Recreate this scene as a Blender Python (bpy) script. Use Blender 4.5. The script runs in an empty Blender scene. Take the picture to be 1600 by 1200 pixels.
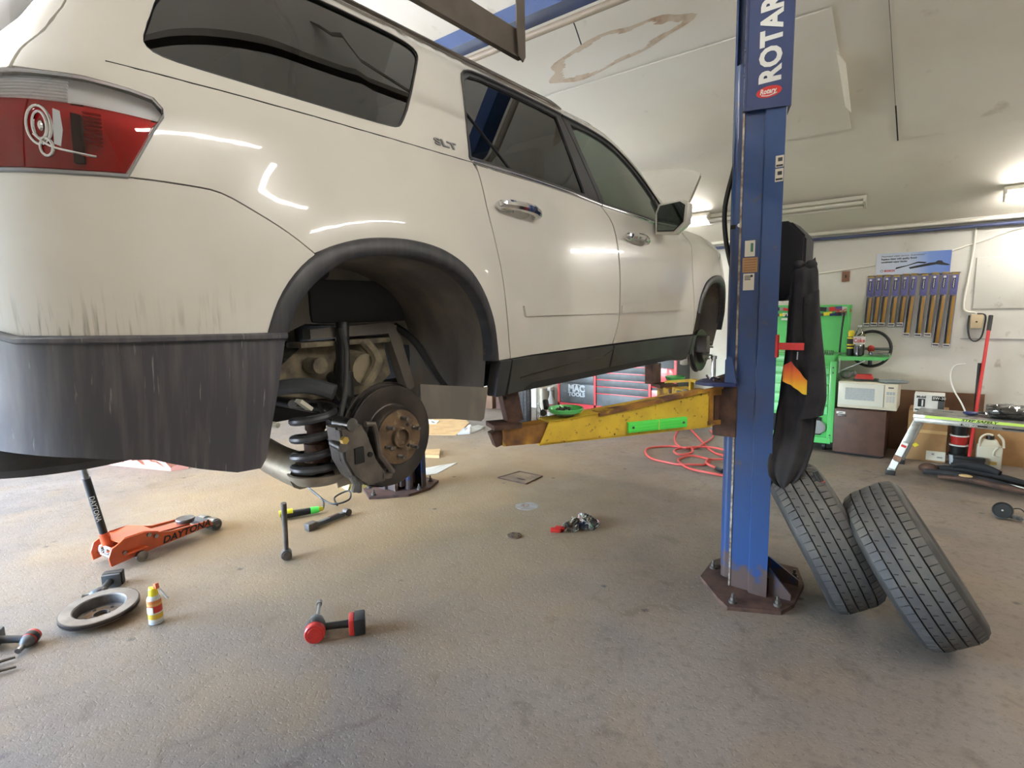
import bpy, bmesh, math, random
from mathutils import Vector, Matrix, Euler
from mathutils.geometry import delaunay_2d_cdt
random.seed(7)
SC = bpy.context.scene
COL = SC.collection
PI = math.pi
R = math.radians

# ------------------------------------------------------------------ materials
def lin(c):
    return c / 12.92 if c <= .04045 else ((c + .055) / 1.055) ** 2.4
def rgb(r, g, b):
    return (lin(r / 255), lin(g / 255), lin(b / 255), 1)

def mat(name, col, rough=.5, metal=0.0, col2=None, scale=6.0, lo=.4, hi=.65, bump=0.0, bscale=60.0, coat=0.0,
        emit=None, estr=0.0, detail=5.0, stretch=None, spec=.5, col3=None, scale3=40.0, lo3=.6, hi3=.7, rough2=None):
    m = bpy.data.materials.new(name); m.use_nodes = True
    nt = m.node_tree; N = nt.nodes; L = nt.links
    b = N['Principled BSDF']
    b.inputs['Base Color'].default_value = col; b.inputs['Roughness'].default_value = rough
    b.inputs['Metallic'].default_value = metal; b.inputs['Specular IOR Level'].default_value = spec
    if coat: b.inputs['Coat Weight'].default_value = coat; b.inputs['Coat Roughness'].default_value = .03
    if emit: b.inputs['Emission Color'].default_value = emit; b.inputs['Emission Strength'].default_value = estr
    if col2 or bump or col3:
        tc = N.new('ShaderNodeTexCoord'); vec = tc.outputs['Object']
        if stretch:
            mp = N.new('ShaderNodeMapping'); mp.inputs['Scale'].default_value = stretch
            L.new(vec, mp.inputs['Vector']); vec = mp.outputs['Vector']
        cur = None
        def layer(base, c2, sc_, lo_, hi_):
            n = N.new('ShaderNodeTexNoise'); n.inputs['Scale'].default_value = sc_; n.inputs['Detail'].default_value = detail
            L.new(vec, n.inputs['Vector'])
            r = N.new('ShaderNodeMapRange'); r.inputs['From Min'].default_value = lo_; r.inputs['From Max'].default_value = hi_
            L.new(n.outputs['Fac'], r.inputs['Value'])
            x = N.new('ShaderNodeMix'); x.data_type = 'RGBA'
            L.new(r.outputs['Result'], x.inputs['Factor'])
            if isinstance(base, tuple): x.inputs['A'].default_value = base
            else: L.new(base, x.inputs['A'])
            x.inputs['B'].default_value = c2
            return x.outputs['Result'], r.outputs['Result']
        cur = col
        if col2:
            cur, f = layer(cur, col2, scale, lo, hi)
            if rough2 is not None:
                rr = N.new('ShaderNodeMapRange'); rr.inputs['To Min'].default_value = rough; rr.inputs['To Max'].default_value = rough2
                L.new(f, rr.inputs['Value']); L.new(rr.outputs['Result'], b.inputs['Roughness'])
        if col3: cur, _ = layer(cur, col3, scale3, lo3, hi3)
        if not isinstance(cur, tuple): L.new(cur, b.inputs['Base Color'])
        if bump:
            n = N.new('ShaderNodeTexNoise'); n.inputs['Scale'].default_value = bscale; n.inputs['Detail'].default_value = 4
            L.new(vec, n.inputs['Vector'])
            bp = N.new('ShaderNodeBump'); bp.inputs['Strength'].default_value = bump; bp.inputs['Distance'].default_value = .01
            L.new(n.outputs['Fac'], bp.inputs['Height']); L.new(bp.outputs['Normal'], b.inputs['Normal'])
    return m

def glass(name, tint, rough=.01, see=.8, refl=(1, 1, 1, 1)):
    """thin tinted pane: coloured transparency under a clear glossy surface"""
    m = bpy.data.materials.new(name); m.use_nodes = True
    nt = m.node_tree; N = nt.nodes; L = nt.links; N.clear()
    o = N.new('ShaderNodeOutputMaterial'); t = N.new('ShaderNodeBsdfTransparent'); g = N.new('ShaderNodeBsdfGlossy')
    t.inputs['Color'].default_value = tint; g.inputs['Roughness'].default_value = rough; g.inputs['Color'].default_value = refl
    fr = N.new('ShaderNodeFresnel'); fr.inputs['IOR'].default_value = 1.5
    mul = N.new('ShaderNodeMath'); mul.operation = 'MULTIPLY_ADD'; mul.inputs[1].default_value = see; mul.inputs[2].default_value = .025
    L.new(fr.outputs['Fac'], mul.inputs[0])
    mx = N.new('ShaderNodeMixShader')
    L.new(mul.outputs[0], mx.inputs['Fac']); L.new(t.outputs[0], mx.inputs[1]); L.new(g.outputs[0], mx.inputs[2])
    L.new(mx.outputs[0], o.inputs['Surface'])
    return m

def bands(name, stops, axis='Z', size=1.0, rough=.6, off=0.0, const=True, spec=.4):
    """a printed pattern: colour bands along one object axis"""
    m = bpy.data.materials.new(name); m.use_nodes = True
    nt = m.node_tree; N = nt.nodes; L = nt.links; b = N['Principled BSDF']; b.inputs['Roughness'].default_value = rough
    b.inputs['Specular IOR Level'].default_value = spec
    tc = N.new('ShaderNodeTexCoord'); sp = N.new('ShaderNodeSeparateXYZ'); L.new(tc.outputs['Object'], sp.inputs[0])
    ma = N.new('ShaderNodeMath'); ma.operation = 'MULTIPLY_ADD'; ma.inputs[1].default_value = 1 / size; ma.inputs[2].default_value = -off / size
    L.new(sp.outputs[axis], ma.inputs[0])
    r = N.new('ShaderNodeValToRGB'); r.color_ramp.interpolation = 'CONSTANT' if const else 'LINEAR'
    e = r.color_ramp.elements; e[0].position, e[0].color = stops[0]
    e[1].position, e[1].color = stops[1]
    for p, c in stops[2:]:
        k = e.new(p); k.color = c
    L.new(ma.outputs[0], r.inputs['Fac']); L.new(r.outputs['Color'], b.inputs['Base Color'])
    return m

M = {}
def dm(k, *a, **kw): M[k] = mat(k, *a, **kw)
dm('paint', rgb(232, 224, 206), .22, coat=1.0, col2=rgb(222, 212, 192), scale=2.5, lo=.45, hi=.8)
dm('rocker', rgb(44, 43, 46), .42, col2=rgb(58, 56, 57), scale=8, bump=.04, bscale=260)
dm('trim_black', rgb(44, 44, 49), .42, col2=rgb(64, 62, 64), scale=9, lo=.45, hi=.75, stretch=(1, 6, .6), bump=.05, bscale=300)
dm('cladding', rgb(70, 69, 75), .42, col2=rgb(98, 95, 96), scale=7, lo=.45, hi=.75, stretch=(1, 7, .5), bump=.05, bscale=240, col3=rgb(132, 128, 126), scale3=16, lo3=.66, hi3=.74)
dm('liner', rgb(98, 92, 85), .66, col2=rgb(134, 124, 108), scale=6, lo=.45, hi=.75, stretch=(1, 1, .35), bump=.12, bscale=60)
dm('seal', rgb(22, 22, 24), .35)
dm('dark', rgb(20, 19, 19), .8)
dm('interior', rgb(52, 50, 50), .8)
dm('interior_light', rgb(120, 116, 108), .8)
dm('chrome', rgb(225, 225, 228), .08, 1.0)
dm('reflector', rgb(244, 245, 246), .3, .1)
dm('steel', rgb(150, 150, 150), .32, 1.0, col2=rgb(110, 108, 105), scale=20)
dm('castiron', rgb(78, 72, 68), .5, .35, col2=rgb(104, 96, 88), scale=14, bump=.15, bscale=120)
dm('rotor', rgb(54, 51, 50), .36, .55, col2=rgb(74, 66, 60), scale=8)
dm('rust', rgb(112, 88, 62), .8, .15, col2=rgb(82, 66, 52), scale=18, bump=.3, bscale=120, col3=rgb(140, 124, 96), scale3=30)
dm('rust_dark', rgb(92, 66, 54), .75, .2, col2=rgb(66, 48, 42), scale=16, bump=.25, bscale=140)
dm('alloy', rgb(176, 166, 150), .5, .35, col2=rgb(150, 138, 120), scale=12, bump=.1)
dm('spring', rgb(92, 94, 98), .38, .5, col2=rgb(70, 70, 74), scale=20)
dm('grime', rgb(140, 128, 104), .85, .0, col2=rgb(84, 76, 66), scale=14, bump=.4, bscale=60)
dm('rubber', rgb(44, 43, 44), .6, col2=rgb(58, 56, 54), scale=14, bump=.1, bscale=200)
dm('tread', rgb(68, 67, 70), .7, col2=rgb(92, 88, 82), scale=7, lo=.4, hi=.75, bump=.12, bscale=150)
dm('groove', rgb(18, 18, 19), .85)
dm('hose_black', rgb(30, 30, 31), .45)
dm('hose_red', rgb(196, 74, 66), .5)
dm('blue_dark', rgb(34, 46, 96), .45)
dm('sign_blue', rgb(32, 50, 98), .4, coat=.3)
dm('worn_edge', rgb(170, 160, 148), .45, .5, col2=rgb(110, 92, 80), scale=30)
dm('yellow', rgb(226, 190, 58), .5, col2=rgb(204, 166, 52), scale=9, col3=rgb(110, 78, 38), scale3=48, lo3=.62, hi3=.72)
dm('yellow_worn', rgb(168, 118, 40), .6, col2=rgb(84, 52, 38), scale=7, lo=.4, hi=.62, bump=.1, col3=rgb(196, 158, 44), scale3=12, lo3=.56, hi3=.66)
dm('green', rgb(92, 192, 106), .34, coat=.4)
dm('green_bright', rgb(92, 232, 92), .45)
dm('red', rgb(196, 40, 44), .36, coat=.4)
dm('red_tool', rgb(178, 44, 38), .4)
dm('toolgrey', rgb(70, 72, 74), .45, col2=rgb(84, 86, 88), scale=8)
dm('black', rgb(26, 26, 27), .45)
dm('black_matt', rgb(33, 32, 35), .85)
dm('cloth_black', rgb(34, 33, 37), .95, col2=rgb(44, 42, 46), scale=12, bump=.25, bscale=30)
dm('white', rgb(228, 228, 224), .5)
dm('offwhite', rgb(220, 214, 194), .45)
dm('paper', rgb(214, 206, 190), .8)
dm('pinkpaper', rgb(184, 128, 112), .85)
dm('cardboard', rgb(168, 130, 88), .85, col2=rgb(150, 114, 76), scale=6)
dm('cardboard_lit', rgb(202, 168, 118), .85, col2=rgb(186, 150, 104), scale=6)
dm('brown', rgb(84, 58, 48), .5, col2=rgb(74, 50, 42), scale=12)
dm('brownboard', rgb(118, 86, 62), .7, col2=rgb(100, 72, 52), scale=5)
dm('aluminium', rgb(190, 190, 186), .34, .85, col2=rgb(150, 148, 142), scale=16)
dm('galvanised', rgb(112, 104, 98), .45, .6, col2=rgb(90, 82, 76), scale=10)
dm('orange', rgb(214, 92, 42), .36, col2=rgb(196, 80, 40), scale=8, coat=.4)
dm('lime', rgb(206, 244, 110), .5)
dm('cordyellow', rgb(232, 214, 50), .45)
dm('beige', rgb(206, 186, 150), .5)
dm('pipe_grey', rgb(150, 138, 122), .5)
dm('track', rgb(92, 82, 72), .6, col2=rgb(76, 68, 60), scale=6)
dm('badge', rgb(140, 140, 142), .3, .8)
dm('outletbrown', rgb(126, 88, 66), .5)
dm('ink', rgb(34, 34, 38), .6)
dm('inkblue', rgb(64, 66, 130), .6)
dm('inkred', rgb(196, 40, 36), .5)
dm('grey', rgb(140, 140, 140), .5)
dm('lightgrey', rgb(186, 190, 194), .3)
dm('copper', rgb(176, 108, 70), .4, .7)
dm('brass', rgb(198, 168, 92), .4, .7)
dm('tube', rgb(250, 250, 250), .4, emit=(1, .965, .91, 1), estr=42)
dm('tube_off', rgb(226, 222, 210), .4)
dm('fixture', rgb(214, 208, 194), .5)
dm('pipeblue', rgb(74, 82, 116), .5)
M['glass_dark'] = glass('glass_dark', (.055, .055, .058, 1), see=.72)
M['glass_front'] = glass('glass_front', (.62, .74, .66, 1), see=.8)
M['lens_red'] = glass('lens_red', (.55, .018, .02, 1), see=.9)
M['lens_clear'] = glass('lens_clear', (.97, .97, .97, 1), see=.9)
M['plastic_clear'] = glass('plastic_clear', (.96, .96, .97, 1), rough=.12, see=1.2)
M['film'] = glass('film', (.62, .64, .66, 1), rough=.08, see=2.2)
M['jug'] = mat('jug', rgb(214, 206, 186), .35)

# ------------------------------------------------------------------ mesh kit
class MB:
    """collects shapes in world space; build() links them as ONE mesh object"""
    def __init__(s): s.bm = bmesh.new()
    def box(s, c, d, rot=None, bev=0.0, top=None):
        m = Matrix.Translation(c) @ (rot.to_4x4() if rot else Matrix())
        hx, hy, hz = d[0] / 2, d[1] / 2, d[2] / 2
        tx, ty = top if top else (1, 1)
        vs = [s.bm.verts.new(m @ Vector((x * hx * (tx if z > 0 else 1), y * hy * (ty if z > 0 else 1), z * hz))) for z in (-1, 1) for y in (-1, 1) for x in (-1, 1)]
        fs = [s.bm.faces.new([vs[i] for i in f]) for f in ((0, 2, 3, 1), (4, 5, 7, 6), (0, 1, 5, 4), (2, 6, 7, 3), (0, 4, 6, 2), (1, 3, 7, 5))]
        if bev:
            es = list({e for f in fs for e in f.edges})
            bmesh.ops.bevel(s.bm, geom=es, offset=bev, segments=2, profile=.6, affect='EDGES')
        return s
    def ring(s, c, ax, r, n=16, u=None):
        ax = Vector(ax).normalized(); u = (Vector(u) if u else ax.orthogonal()).normalized(); u = (u - ax * u.dot(ax)).normalized(); w = ax.cross(u)
        return [s.bm.verts.new(Vector(c) + r * (math.cos(2 * PI * k / n) * u + math.sin(2 * PI * k / n) * w)) for k in range(n)]
    def skin(s, rings, caps=True, closed=False):
        n = len(rings[0]); rr = rings + ([rings[0]] if closed else [])
        for a, b in zip(rr, rr[1:]):
            for k in range(n):
                s.bm.faces.new((a[k], a[(k + 1) % n], b[(k + 1) % n], b[k]))
        if caps and not closed:
            s.bm.faces.new(rings[0][::-1]); s.bm.faces.new(rings[-1])
        return s
    def cyl(s, a, b, r, r2=None, n=16, caps=True):
        a = Vector(a); b = Vector(b); ax = b - a
        return s.skin([s.ring(a, ax, r, n), s.ring(b, ax, r if r2 is None else r2, n)], caps)
    def lathe(s, o, ax, prof, n=32, caps=False, u=None):
        """prof: list of (distance along axis, radius)"""
        ax = Vector(ax).normalized(); u = u or ax.orthogonal()
        return s.skin([s.ring(Vector(o) + ax * h, ax, max(r, 1e-4), n, u) for h, r in prof], caps)
    def tube(s, pts, r, n=10, closed=False, caps=True, smooth=0):
        pts = [Vector(p) for p in pts]
        if smooth:
            P = []; m_ = len(pts)
            for i in range(m_ if closed else m_ - 1):
                g = (lambda k: pts[k % m_]) if closed else (lambda k: pts[min(max(k, 0), m_ - 1)])
                p0, p1, p2, p3 = g(i - 1), g(i), g(i + 1), g(i + 2)
                for k in range(smooth):
                    t = k / smooth
                    P.append(.5 * (2 * p1 + (p2 - p0) * t + (2 * p0 - 5 * p1 + 4 * p2 - p3) * t * t + (3 * p1 - p0 - 3 * p2 + p3) * t ** 3))
            if not closed: P.append(pts[-1])
            pts = P
        rings = []; u = None; m_ = len(pts)
        for i, p in enumerate(pts):
            if closed: t = pts[(i + 1) % m_] - pts[i - 1]
            else: t = pts[min(i + 1, m_ - 1)] - pts[max(i - 1, 0)]
            t.normalize()
            if u is None: u = t.orthogonal().normalized()
            u = (u - t * u.dot(t)); u = u.normalized() if u.length > 1e-6 else t.orthogonal().normalized()
            w = t.cross(u); rad = r(i / (m_ - 1)) if callable(r) else r
            rings.append([s.bm.verts.new(p + rad * (math.cos(2 * PI * k / n) * u + math.sin(2 * PI * k / n) * w)) for k in range(n)])
        return s.skin(rings, caps, closed)
    def prism(s, pts, d):
        """planar polygon pts extruded by vector d"""
        d = Vector(d); a = [s.bm.verts.new(Vector(p)) for p in pts]; b = [s.bm.verts.new(Vector(p) + d) for p in pts]; n = len(a)
        s.bm.faces.new(a[::-1]); s.bm.faces.new(b)
        for k in range(n): s.bm.faces.new((a[k], a[(k + 1) % n], b[(k + 1) % n], b[k]))
        return s
    def ell(s, c, r, rot=None, n=16, m_=10):
        m = Matrix.Translation(c) @ (rot.to_4x4() if rot else Matrix())
        rings = []
        for i in range(1, m_):
            t = PI * i / m_
            rings.append([s.bm.verts.new(m @ Vector((r[0] * math.sin(t) * math.cos(2 * PI * k / n), r[1] * math.sin(t) * math.sin(2 * PI * k / n), -r[2] * math.cos(t)))) for k in range(n)])
        s.skin(rings, True); return s
    def grid(s, f, nu, nv, closed_u=False):
        """surface f(i/nu, j/nv)"""
        V = [[s.bm.verts.new(f(i / nu, j / nv)) for j in range(nv + 1)] for i in range(nu + (0 if closed_u else 1))]
        m_ = len(V)
        for i in range(nu):
            for j in range(nv): s.bm.faces.new((V[i][j], V[(i + 1) % m_][j], V[(i + 1) % m_][j + 1], V[i][j + 1]))
        return s
    def quad(s, pts):
        s.bm.faces.new([s.bm.verts.new(Vector(p)) for p in pts]); return s
    def build(s, name, m, parent=None, ang=35, local=False, fix=True):
        me = bpy.data.meshes.new(name)
        if fix: bmesh.ops.recalc_face_normals(s.bm, faces=s.bm.faces[:])
        if parent is not None and not local:
            s.bm.transform(WM[root_of(parent)].inverted())
        elif parent is None and not local:
            # origin at the base centre of the shape
            xs = [v.co.x for v in s.bm.verts]; ys = [v.co.y for v in s.bm.verts]; zs = [v.co.z for v in s.bm.verts]
            o_ = Vector(((min(xs) + max(xs)) / 2, (min(ys) + max(ys)) / 2, min(zs)))
            if not name.startswith(('floor', 'wall', 'ceiling', 'trim', 'baseboard')): s.bm.transform(Matrix.Translation(-o_))
            else: o_ = Vector()
        s.bm.to_mesh(me); s.bm.free()
        me.polygons.foreach_set('use_smooth', [True] * len(me.polygons))
        me.set_sharp_from_angle(angle=R(ang))
        o = bpy.data.objects.new(name, me); COL.objects.link(o); me.materials.append(M[m] if isinstance(m, str) else m)
        if parent is not None: o.parent = parent
        elif not local: o.location = o_; WM[o.name] = Matrix.Translation(o_)
        return o

WM = {}
def root_of(o):
    while o.parent is not None: o = o.parent
    return o.name
def tag(o, label=None, cat=None, group=None, kind=None):
    if label: o['label'] = label
    if cat: o['category'] = cat
    if group: o['group'] = group
    if kind: o['kind'] = kind
    return o
def thing(name, label, cat, loc=(0, 0, 0), rot=None, group=None):
    o = bpy.data.objects.new(name, None); COL.objects.link(o); o.empty_display_size = .1
    o.location = loc
    if rot: o.rotation_euler = rot
    WM[o.name] = Matrix.Translation(loc) @ (Euler(rot).to_matrix().to_4x4() if rot else Matrix())
    return tag(o, label, cat, group)
def struct(name, mb, m, ang=30):
    o = mb.build(name, m, ang=ang); o['kind'] = 'structure'; return o
def copy_tree(o, parent=None):
    c = o.copy(); COL.objects.link(c)
    if parent is not None: c.parent = parent
    for ch in [x for x in bpy.data.objects if x.parent == o]: copy_tree(ch, c)
    return c
def lettering(name, body, size, origin, right, up, m, parent, ext=.001, bold=0.0, sx=1.0, sp=1.0, align='LEFT', shear=0.0, wave=None):
    cu = bpy.data.curves.new(name, 'FONT'); cu.body = body; cu.size = size; cu.extrude = ext; cu.offset = bold
    cu.space_character = sp; cu.align_x = align; cu.shear = shear; cu.resolution_u = 3
    t = bpy.data.objects.new(name, cu); COL.objects.link(t)
    bpy.context.view_layer.update()
    me = bpy.data.meshes.new_from_object(t.evaluated_get(bpy.context.evaluated_depsgraph_get()))
    bpy.data.objects.remove(t); bpy.data.curves.remove(cu)
    r_ = Vector(right).normalized(); u_ = Vector(up).normalized(); n_ = r_.cross(u_)
    mm = Matrix(((r_.x * sx, u_.x, n_.x, origin[0]), (r_.y * sx, u_.y, n_.y, origin[1]), (r_.z * sx, u_.z, n_.z, origin[2]), (0, 0, 0, 1)))
    me.transform(WM[root_of(parent)].inverted() @ mm)
    me.materials.clear(); me.materials.append(M[m] if isinstance(m, str) else m)
    o = bpy.data.objects.new(name, me); COL.objects.link(o); o.parent = parent
    return o
def V3(*a): return Vector(a)
def rotz(a): return Matrix.Rotation(a, 3, 'Z')
def frame(x, z):
    """3x3 rotation whose local X is x and local Z is close to z"""
    x = Vector(x).normalized(); y = Vector(z).cross(x).normalized(); z = x.cross(y)
    return Matrix((x, y, z)).transposed()

def blue_mat():
    """worn blue paint; rust and grime with ragged edges gather near the foot of the post"""
    m = mat('blue', rgb(34, 64, 114), .36, .1, col2=rgb(48, 58, 92), scale=3.5, lo=.5, hi=.75, col3=rgb(78, 70, 74), scale3=14, lo3=.66, hi3=.76, coat=.3)
    nt = m.node_tree; N = nt.nodes; L = nt.links; b = N['Principled BSDF']; src = b.inputs['Base Color'].links[0].from_socket
    tc = N.new('ShaderNodeTexCoord'); sp = N.new('ShaderNodeSeparateXYZ'); L.new(tc.outputs['Object'], sp.inputs[0])
    n = N.new('ShaderNodeTexNoise'); n.inputs['Scale'].default_value = 16; n.inputs['Detail'].default_value = 6; L.new(tc.outputs['Object'], n.inputs['Vector'])
    a = N.new('ShaderNodeMath'); a.operation = 'MULTIPLY_ADD'; a.inputs[1].default_value = .5; L.new(n.outputs['Fac'], a.inputs[0])
    mz = N.new('ShaderNodeMath'); mz.operation = 'MULTIPLY'; mz.inputs[1].default_value = -1.0; L.new(sp.outputs['Z'], mz.inputs[0]); L.new(mz.outputs[0], a.inputs[2])
    r = N.new('ShaderNodeMapRange'); r.inputs['From Min'].default_value = .07; r.inputs['From Max'].default_value = .16; L.new(a.outputs[0], r.inputs['Value'])
    x = N.new('ShaderNodeMix'); x.data_type = 'RGBA'; L.new(r.outputs['Result'], x.inputs['Factor']); L.new(src, x.inputs['A']); x.inputs['B'].default_value = rgb(82, 66, 62); L.new(x.outputs['Result'], b.inputs['Base Color'])
    return m
M['blue'] = blue_mat()

def paint_mat():
    """cream white paint with dirty run marks along the foot of the bumper"""
    m = mat('paint', rgb(214, 209, 199), .22, coat=1.0, col2=rgb(204, 198, 187), scale=2.5, lo=.45, hi=.8)
    nt = m.node_tree; N = nt.nodes; L = nt.links; b = N['Principled BSDF']; src = b.inputs['Base Color'].links[0].from_socket
    tc = N.new('ShaderNodeTexCoord'); mp = N.new('ShaderNodeMapping'); mp.inputs['Scale'].default_value = (1, 1, .07); L.new(tc.outputs['Object'], mp.inputs['Vector'])
    n = N.new('ShaderNodeTexNoise'); n.inputs['Scale'].default_value = 95; n.inputs['Detail'].default_value = 3; L.new(mp.outputs[0], n.inputs['Vector'])
    n2 = N.new('ShaderNodeTexNoise'); n2.inputs['Scale'].default_value = 5; L.new(tc.outputs['Object'], n2.inputs['Vector'])
    sp = N.new('ShaderNodeSeparateXYZ'); L.new(tc.outputs['Object'], sp.inputs[0])
    def rg(x, a, c, d, e):
        r = N.new('ShaderNodeMapRange'); r.inputs['From Min'].default_value = a; r.inputs['From Max'].default_value = c; r.inputs['To Min'].default_value = d; r.inputs['To Max'].default_value = e; L.new(x, r.inputs['Value']); return r.outputs['Result']
    def mu(x, y):
        k = N.new('ShaderNodeMath'); k.operation = 'MULTIPLY'; L.new(x, k.inputs[0]); L.new(y, k.inputs[1]); return k.outputs[0]
    f = mu(mu(rg(n.outputs['Fac'], .52, .66, 0, .75), rg(n2.outputs['Fac'], .42, .58, .1, 1)), mu(rg(sp.outputs['Z'], .34, .46, 1, 0), rg(sp.outputs['Y'], -2.08, -1.98, 1, 0)))
    x = N.new('ShaderNodeMix'); x.data_type = 'RGBA'; L.new(f, x.inputs['Factor']); L.new(src, x.inputs['A']); x.inputs['B'].default_value = rgb(110, 100, 84); L.new(x.outputs['Result'], b.inputs['Base Color'])
    return m
M['paint'] = paint_mat()
# ------------------------------------------------------------------ room
def floor_mat():
    m = bpy.data.materials.new('concrete_floor'); m.use_nodes = True
    nt = m.node_tree; N = nt.nodes; L = nt.links; b = N['Principled BSDF']
    tc = N.new('ShaderNodeTexCoord'); vec = tc.outputs['Object']
    def noise(sc_, det=5, dist=0.0, st=None):
        n = N.new('ShaderNodeTexNoise'); n.inputs['Scale'].default_value = sc_; n.inputs['Detail'].default_value = det; n.inputs['Distortion'].default_value = dist
        v = vec
        if st:
            mp = N.new('ShaderNodeMapping'); mp.inputs['Scale'].default_value = st; L.new(v, mp.inputs['Vector']); v = mp.outputs['Vector']
        L.new(v, n.inputs['Vector']); return n.outputs['Fac']
    def rng(x, a, b_, c=0.0, d=1.0):
        r = N.new('ShaderNodeMapRange'); r.inputs['From Min'].default_value = a; r.inputs['From Max'].default_value = b_
        r.inputs['To Min'].default_value = c; r.inputs['To Max'].default_value = d; L.new(x, r.inputs['Value']); return r.outputs['Result']
    def mix(f, a, c):
        x = N.new('ShaderNodeMix'); x.data_type = 'RGBA'; L.new(f, x.inputs['Factor'])
        for k, s in (('A', a), ('B', c)):
            if isinstance(s, tuple): x.inputs[k].default_value = s
            else: L.new(s, x.inputs[k])
        return x.outputs['Result']
    c = mix(rng(noise(.9, 6, .4), .38, .66), rgb(126, 115, 105), rgb(106, 95, 87))
    c = mix(rng(noise(2.3, 6, .8), .5, .72, 0, .42), c, rgb(132, 112, 84))
    c = mix(rng(noise(5.5, 8, 1.0), .58, .74, 0, .55), c, rgb(73, 61, 53))
    c = mix(rng(noise(26, 6), .52, .74, 0, .5), c, rgb(83, 69, 60))
    c = mix(rng(noise(95, 3), .60, .72, 0, .55), c, rgb(67, 57, 51))
    c = mix(rng(noise(70, 3, 0, (1, 1.3, 1)), .62, .74, 0, .5), c, rgb(142, 126, 108))
    # tan dust lying in a broad drift under the car
    vd = N.new('ShaderNodeVectorMath'); vd.operation = 'DISTANCE'; vd.inputs[1].default_value = (-3.5, 2.7, 0)
    ms = N.new('ShaderNodeMapping'); ms.inputs['Scale'].default_value = (1, 1, 1); L.new(vec, ms.inputs['Vector']); L.new(ms.outputs['Vector'], vd.inputs[0])
    dd = N.new('ShaderNodeMath'); dd.operation = 'MULTIPLY_ADD'; dd.inputs[1].default_value = 2.4; L.new(noise(1.3, 6, .5), dd.inputs[0]); L.new(vd.outputs['Value'], dd.inputs[2])
    c = mix(rng(dd.outputs[0], 1.9, 4.1, .78, 0), c, rgb(158, 130, 88))
    # oil spots
    vo = N.new('ShaderNodeTexVoronoi'); vo.inputs['Scale'].default_value = 3.2; L.new(vec, vo.inputs['Vector'])
    c = mix(rng(vo.outputs['Distance'], .02, .075, .75, 0), c, rgb(46, 39, 36))
    L.new(c, b.inputs['Base Color'])
    L.new(rng(noise(4, 4), .3, .7, .56, .78), b.inputs['Roughness'])
    h = N.new('ShaderNodeMath'); h.operation = 'ADD'
    L.new(rng(noise(60, 5), .56, .70, 0, -.6), h.inputs[0]); L.new(rng(noise(150, 3), 0, 1, 0, .25), h.inputs[1])
    bp = N.new('ShaderNodeBump'); bp.inputs['Strength'].default_value = .35; bp.inputs['Distance'].default_value = .012
    L.new(h.outputs[0], bp.inputs['Height']); L.new(bp.outputs['Normal'], b.inputs['Normal'])
    return m
M['floor'] = floor_mat()
M['wall'] = mat('wall', rgb(216, 213, 204), .7, col2=rgb(196, 190, 178), scale=1.8, lo=.45, hi=.75, bump=.1, bscale=26, col3=rgb(164, 154, 142), scale3=9, lo3=.66, hi3=.80)
M['ceil'] = mat('ceil', rgb(238, 233, 220), .65, col2=rgb(226, 218, 202), scale=1.1, lo=.45, hi=.75, col3=rgb(186, 172, 154), scale3=4.5, lo3=.68, hi3=.84, bump=.05, bscale=9)
M['stain'] = mat('stain', rgb(206, 190, 168), .7, col2=rgb(168, 140, 112), scale=9, lo=.5, hi=.72)
M['roadway'] = mat('roadway', rgb(168, 164, 158), .9, col2=rgb(150, 146, 140), scale=2)

XL, XR, YB, YF, ZC = -10.0, 5.0, -2.6, 6.62, 3.95   # left wall, right wall, back wall, far wall, flat ceiling
KS, ZW = .434, 2.20
def slope(y): return ZW + KS * (YF - y)
YK = YF - (ZC - ZW) / KS                           # where the slope meets the flat ceiling

mb = MB(); mb.box((-2.5, 2.0, -.05), (XR - XL + .4, YF - YB + .4, .1)); struct('floor', mb, 'floor')
mb = MB(); mb.box((-2.5, YF + .06, 1.1), (XR - XL, .12, 2.2)); struct('wall_back', mb, 'wall')
mb = MB(); mb.box((XL - .06, 2.0, 2.0), (.12, YF - YB, 4.0)); struct('wall_left', mb, 'wall')
mb = MB(); mb.box((XR + .06, 2.0, 2.0), (.12, YF - YB, 4.0)); struct('wall_right', mb, 'wall')
# wall with the open garage doorway (behind the car, to the left of the photographer)
DX0, DX1, DZ = -9.4, -3.9, 3.0
mb = MB()
mb.box(((XL + DX0) / 2, YB - .06, 2.0), (DX0 - XL, .12, 4.0)); mb.box(((DX1 + XR) / 2, YB - .06, 2.0), (XR - DX1, .12, 4.0))
mb.box(((DX0 + DX1) / 2, YB - .06, (DZ + 4) / 2), (DX1 - DX0, .12, 4 - DZ)); struct('wall_front', mb, 'wall')
mb = MB(); mb.box((-2.5, (YB + YK) / 2, ZC + .04), (XR - XL, YK - YB, .08)); struct('ceiling', mb, 'ceil')
# the sloped plaster panels: each strip overlaps the next a little
def slope_panel(x0, x1, y0, y1, lift, th=.012):
    n = V3(0, KS, 1).normalized(); q = [V3(x0, y0, slope(y0)), V3(x1, y0, slope(y0)), V3(x1, y1, slope(y1)), V3(x0, y1, slope(y1))]
    return [p - n * lift for p in q], n * th
mb = MB(); q, d = slope_panel(XL, XR, YK - .01, YF + .1, 0, .05); mb.prism(q, d); struct('ceiling_slope', mb, 'ceil')
k_ = 0
for (x0, x1, y0, y1, lift) in ((-5.2, -.69, 4.14, 5.2, .016), (-.38, 4.9, 2.75, 3.96, .010), (-8.6, -.40, 2.9, 4.12, .012), (-.40, 4.9, 3.98, 5.42, .012), (-9.5, -5.22, 4.14, 5.2, .012)):
    mb = MB(); q, d = slope_panel(x0, x1, y0, y1, lift); mb.prism(q, d); struct('trim_%d' % (k_ + 1), mb, 'ceil'); k_ += 1
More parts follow.
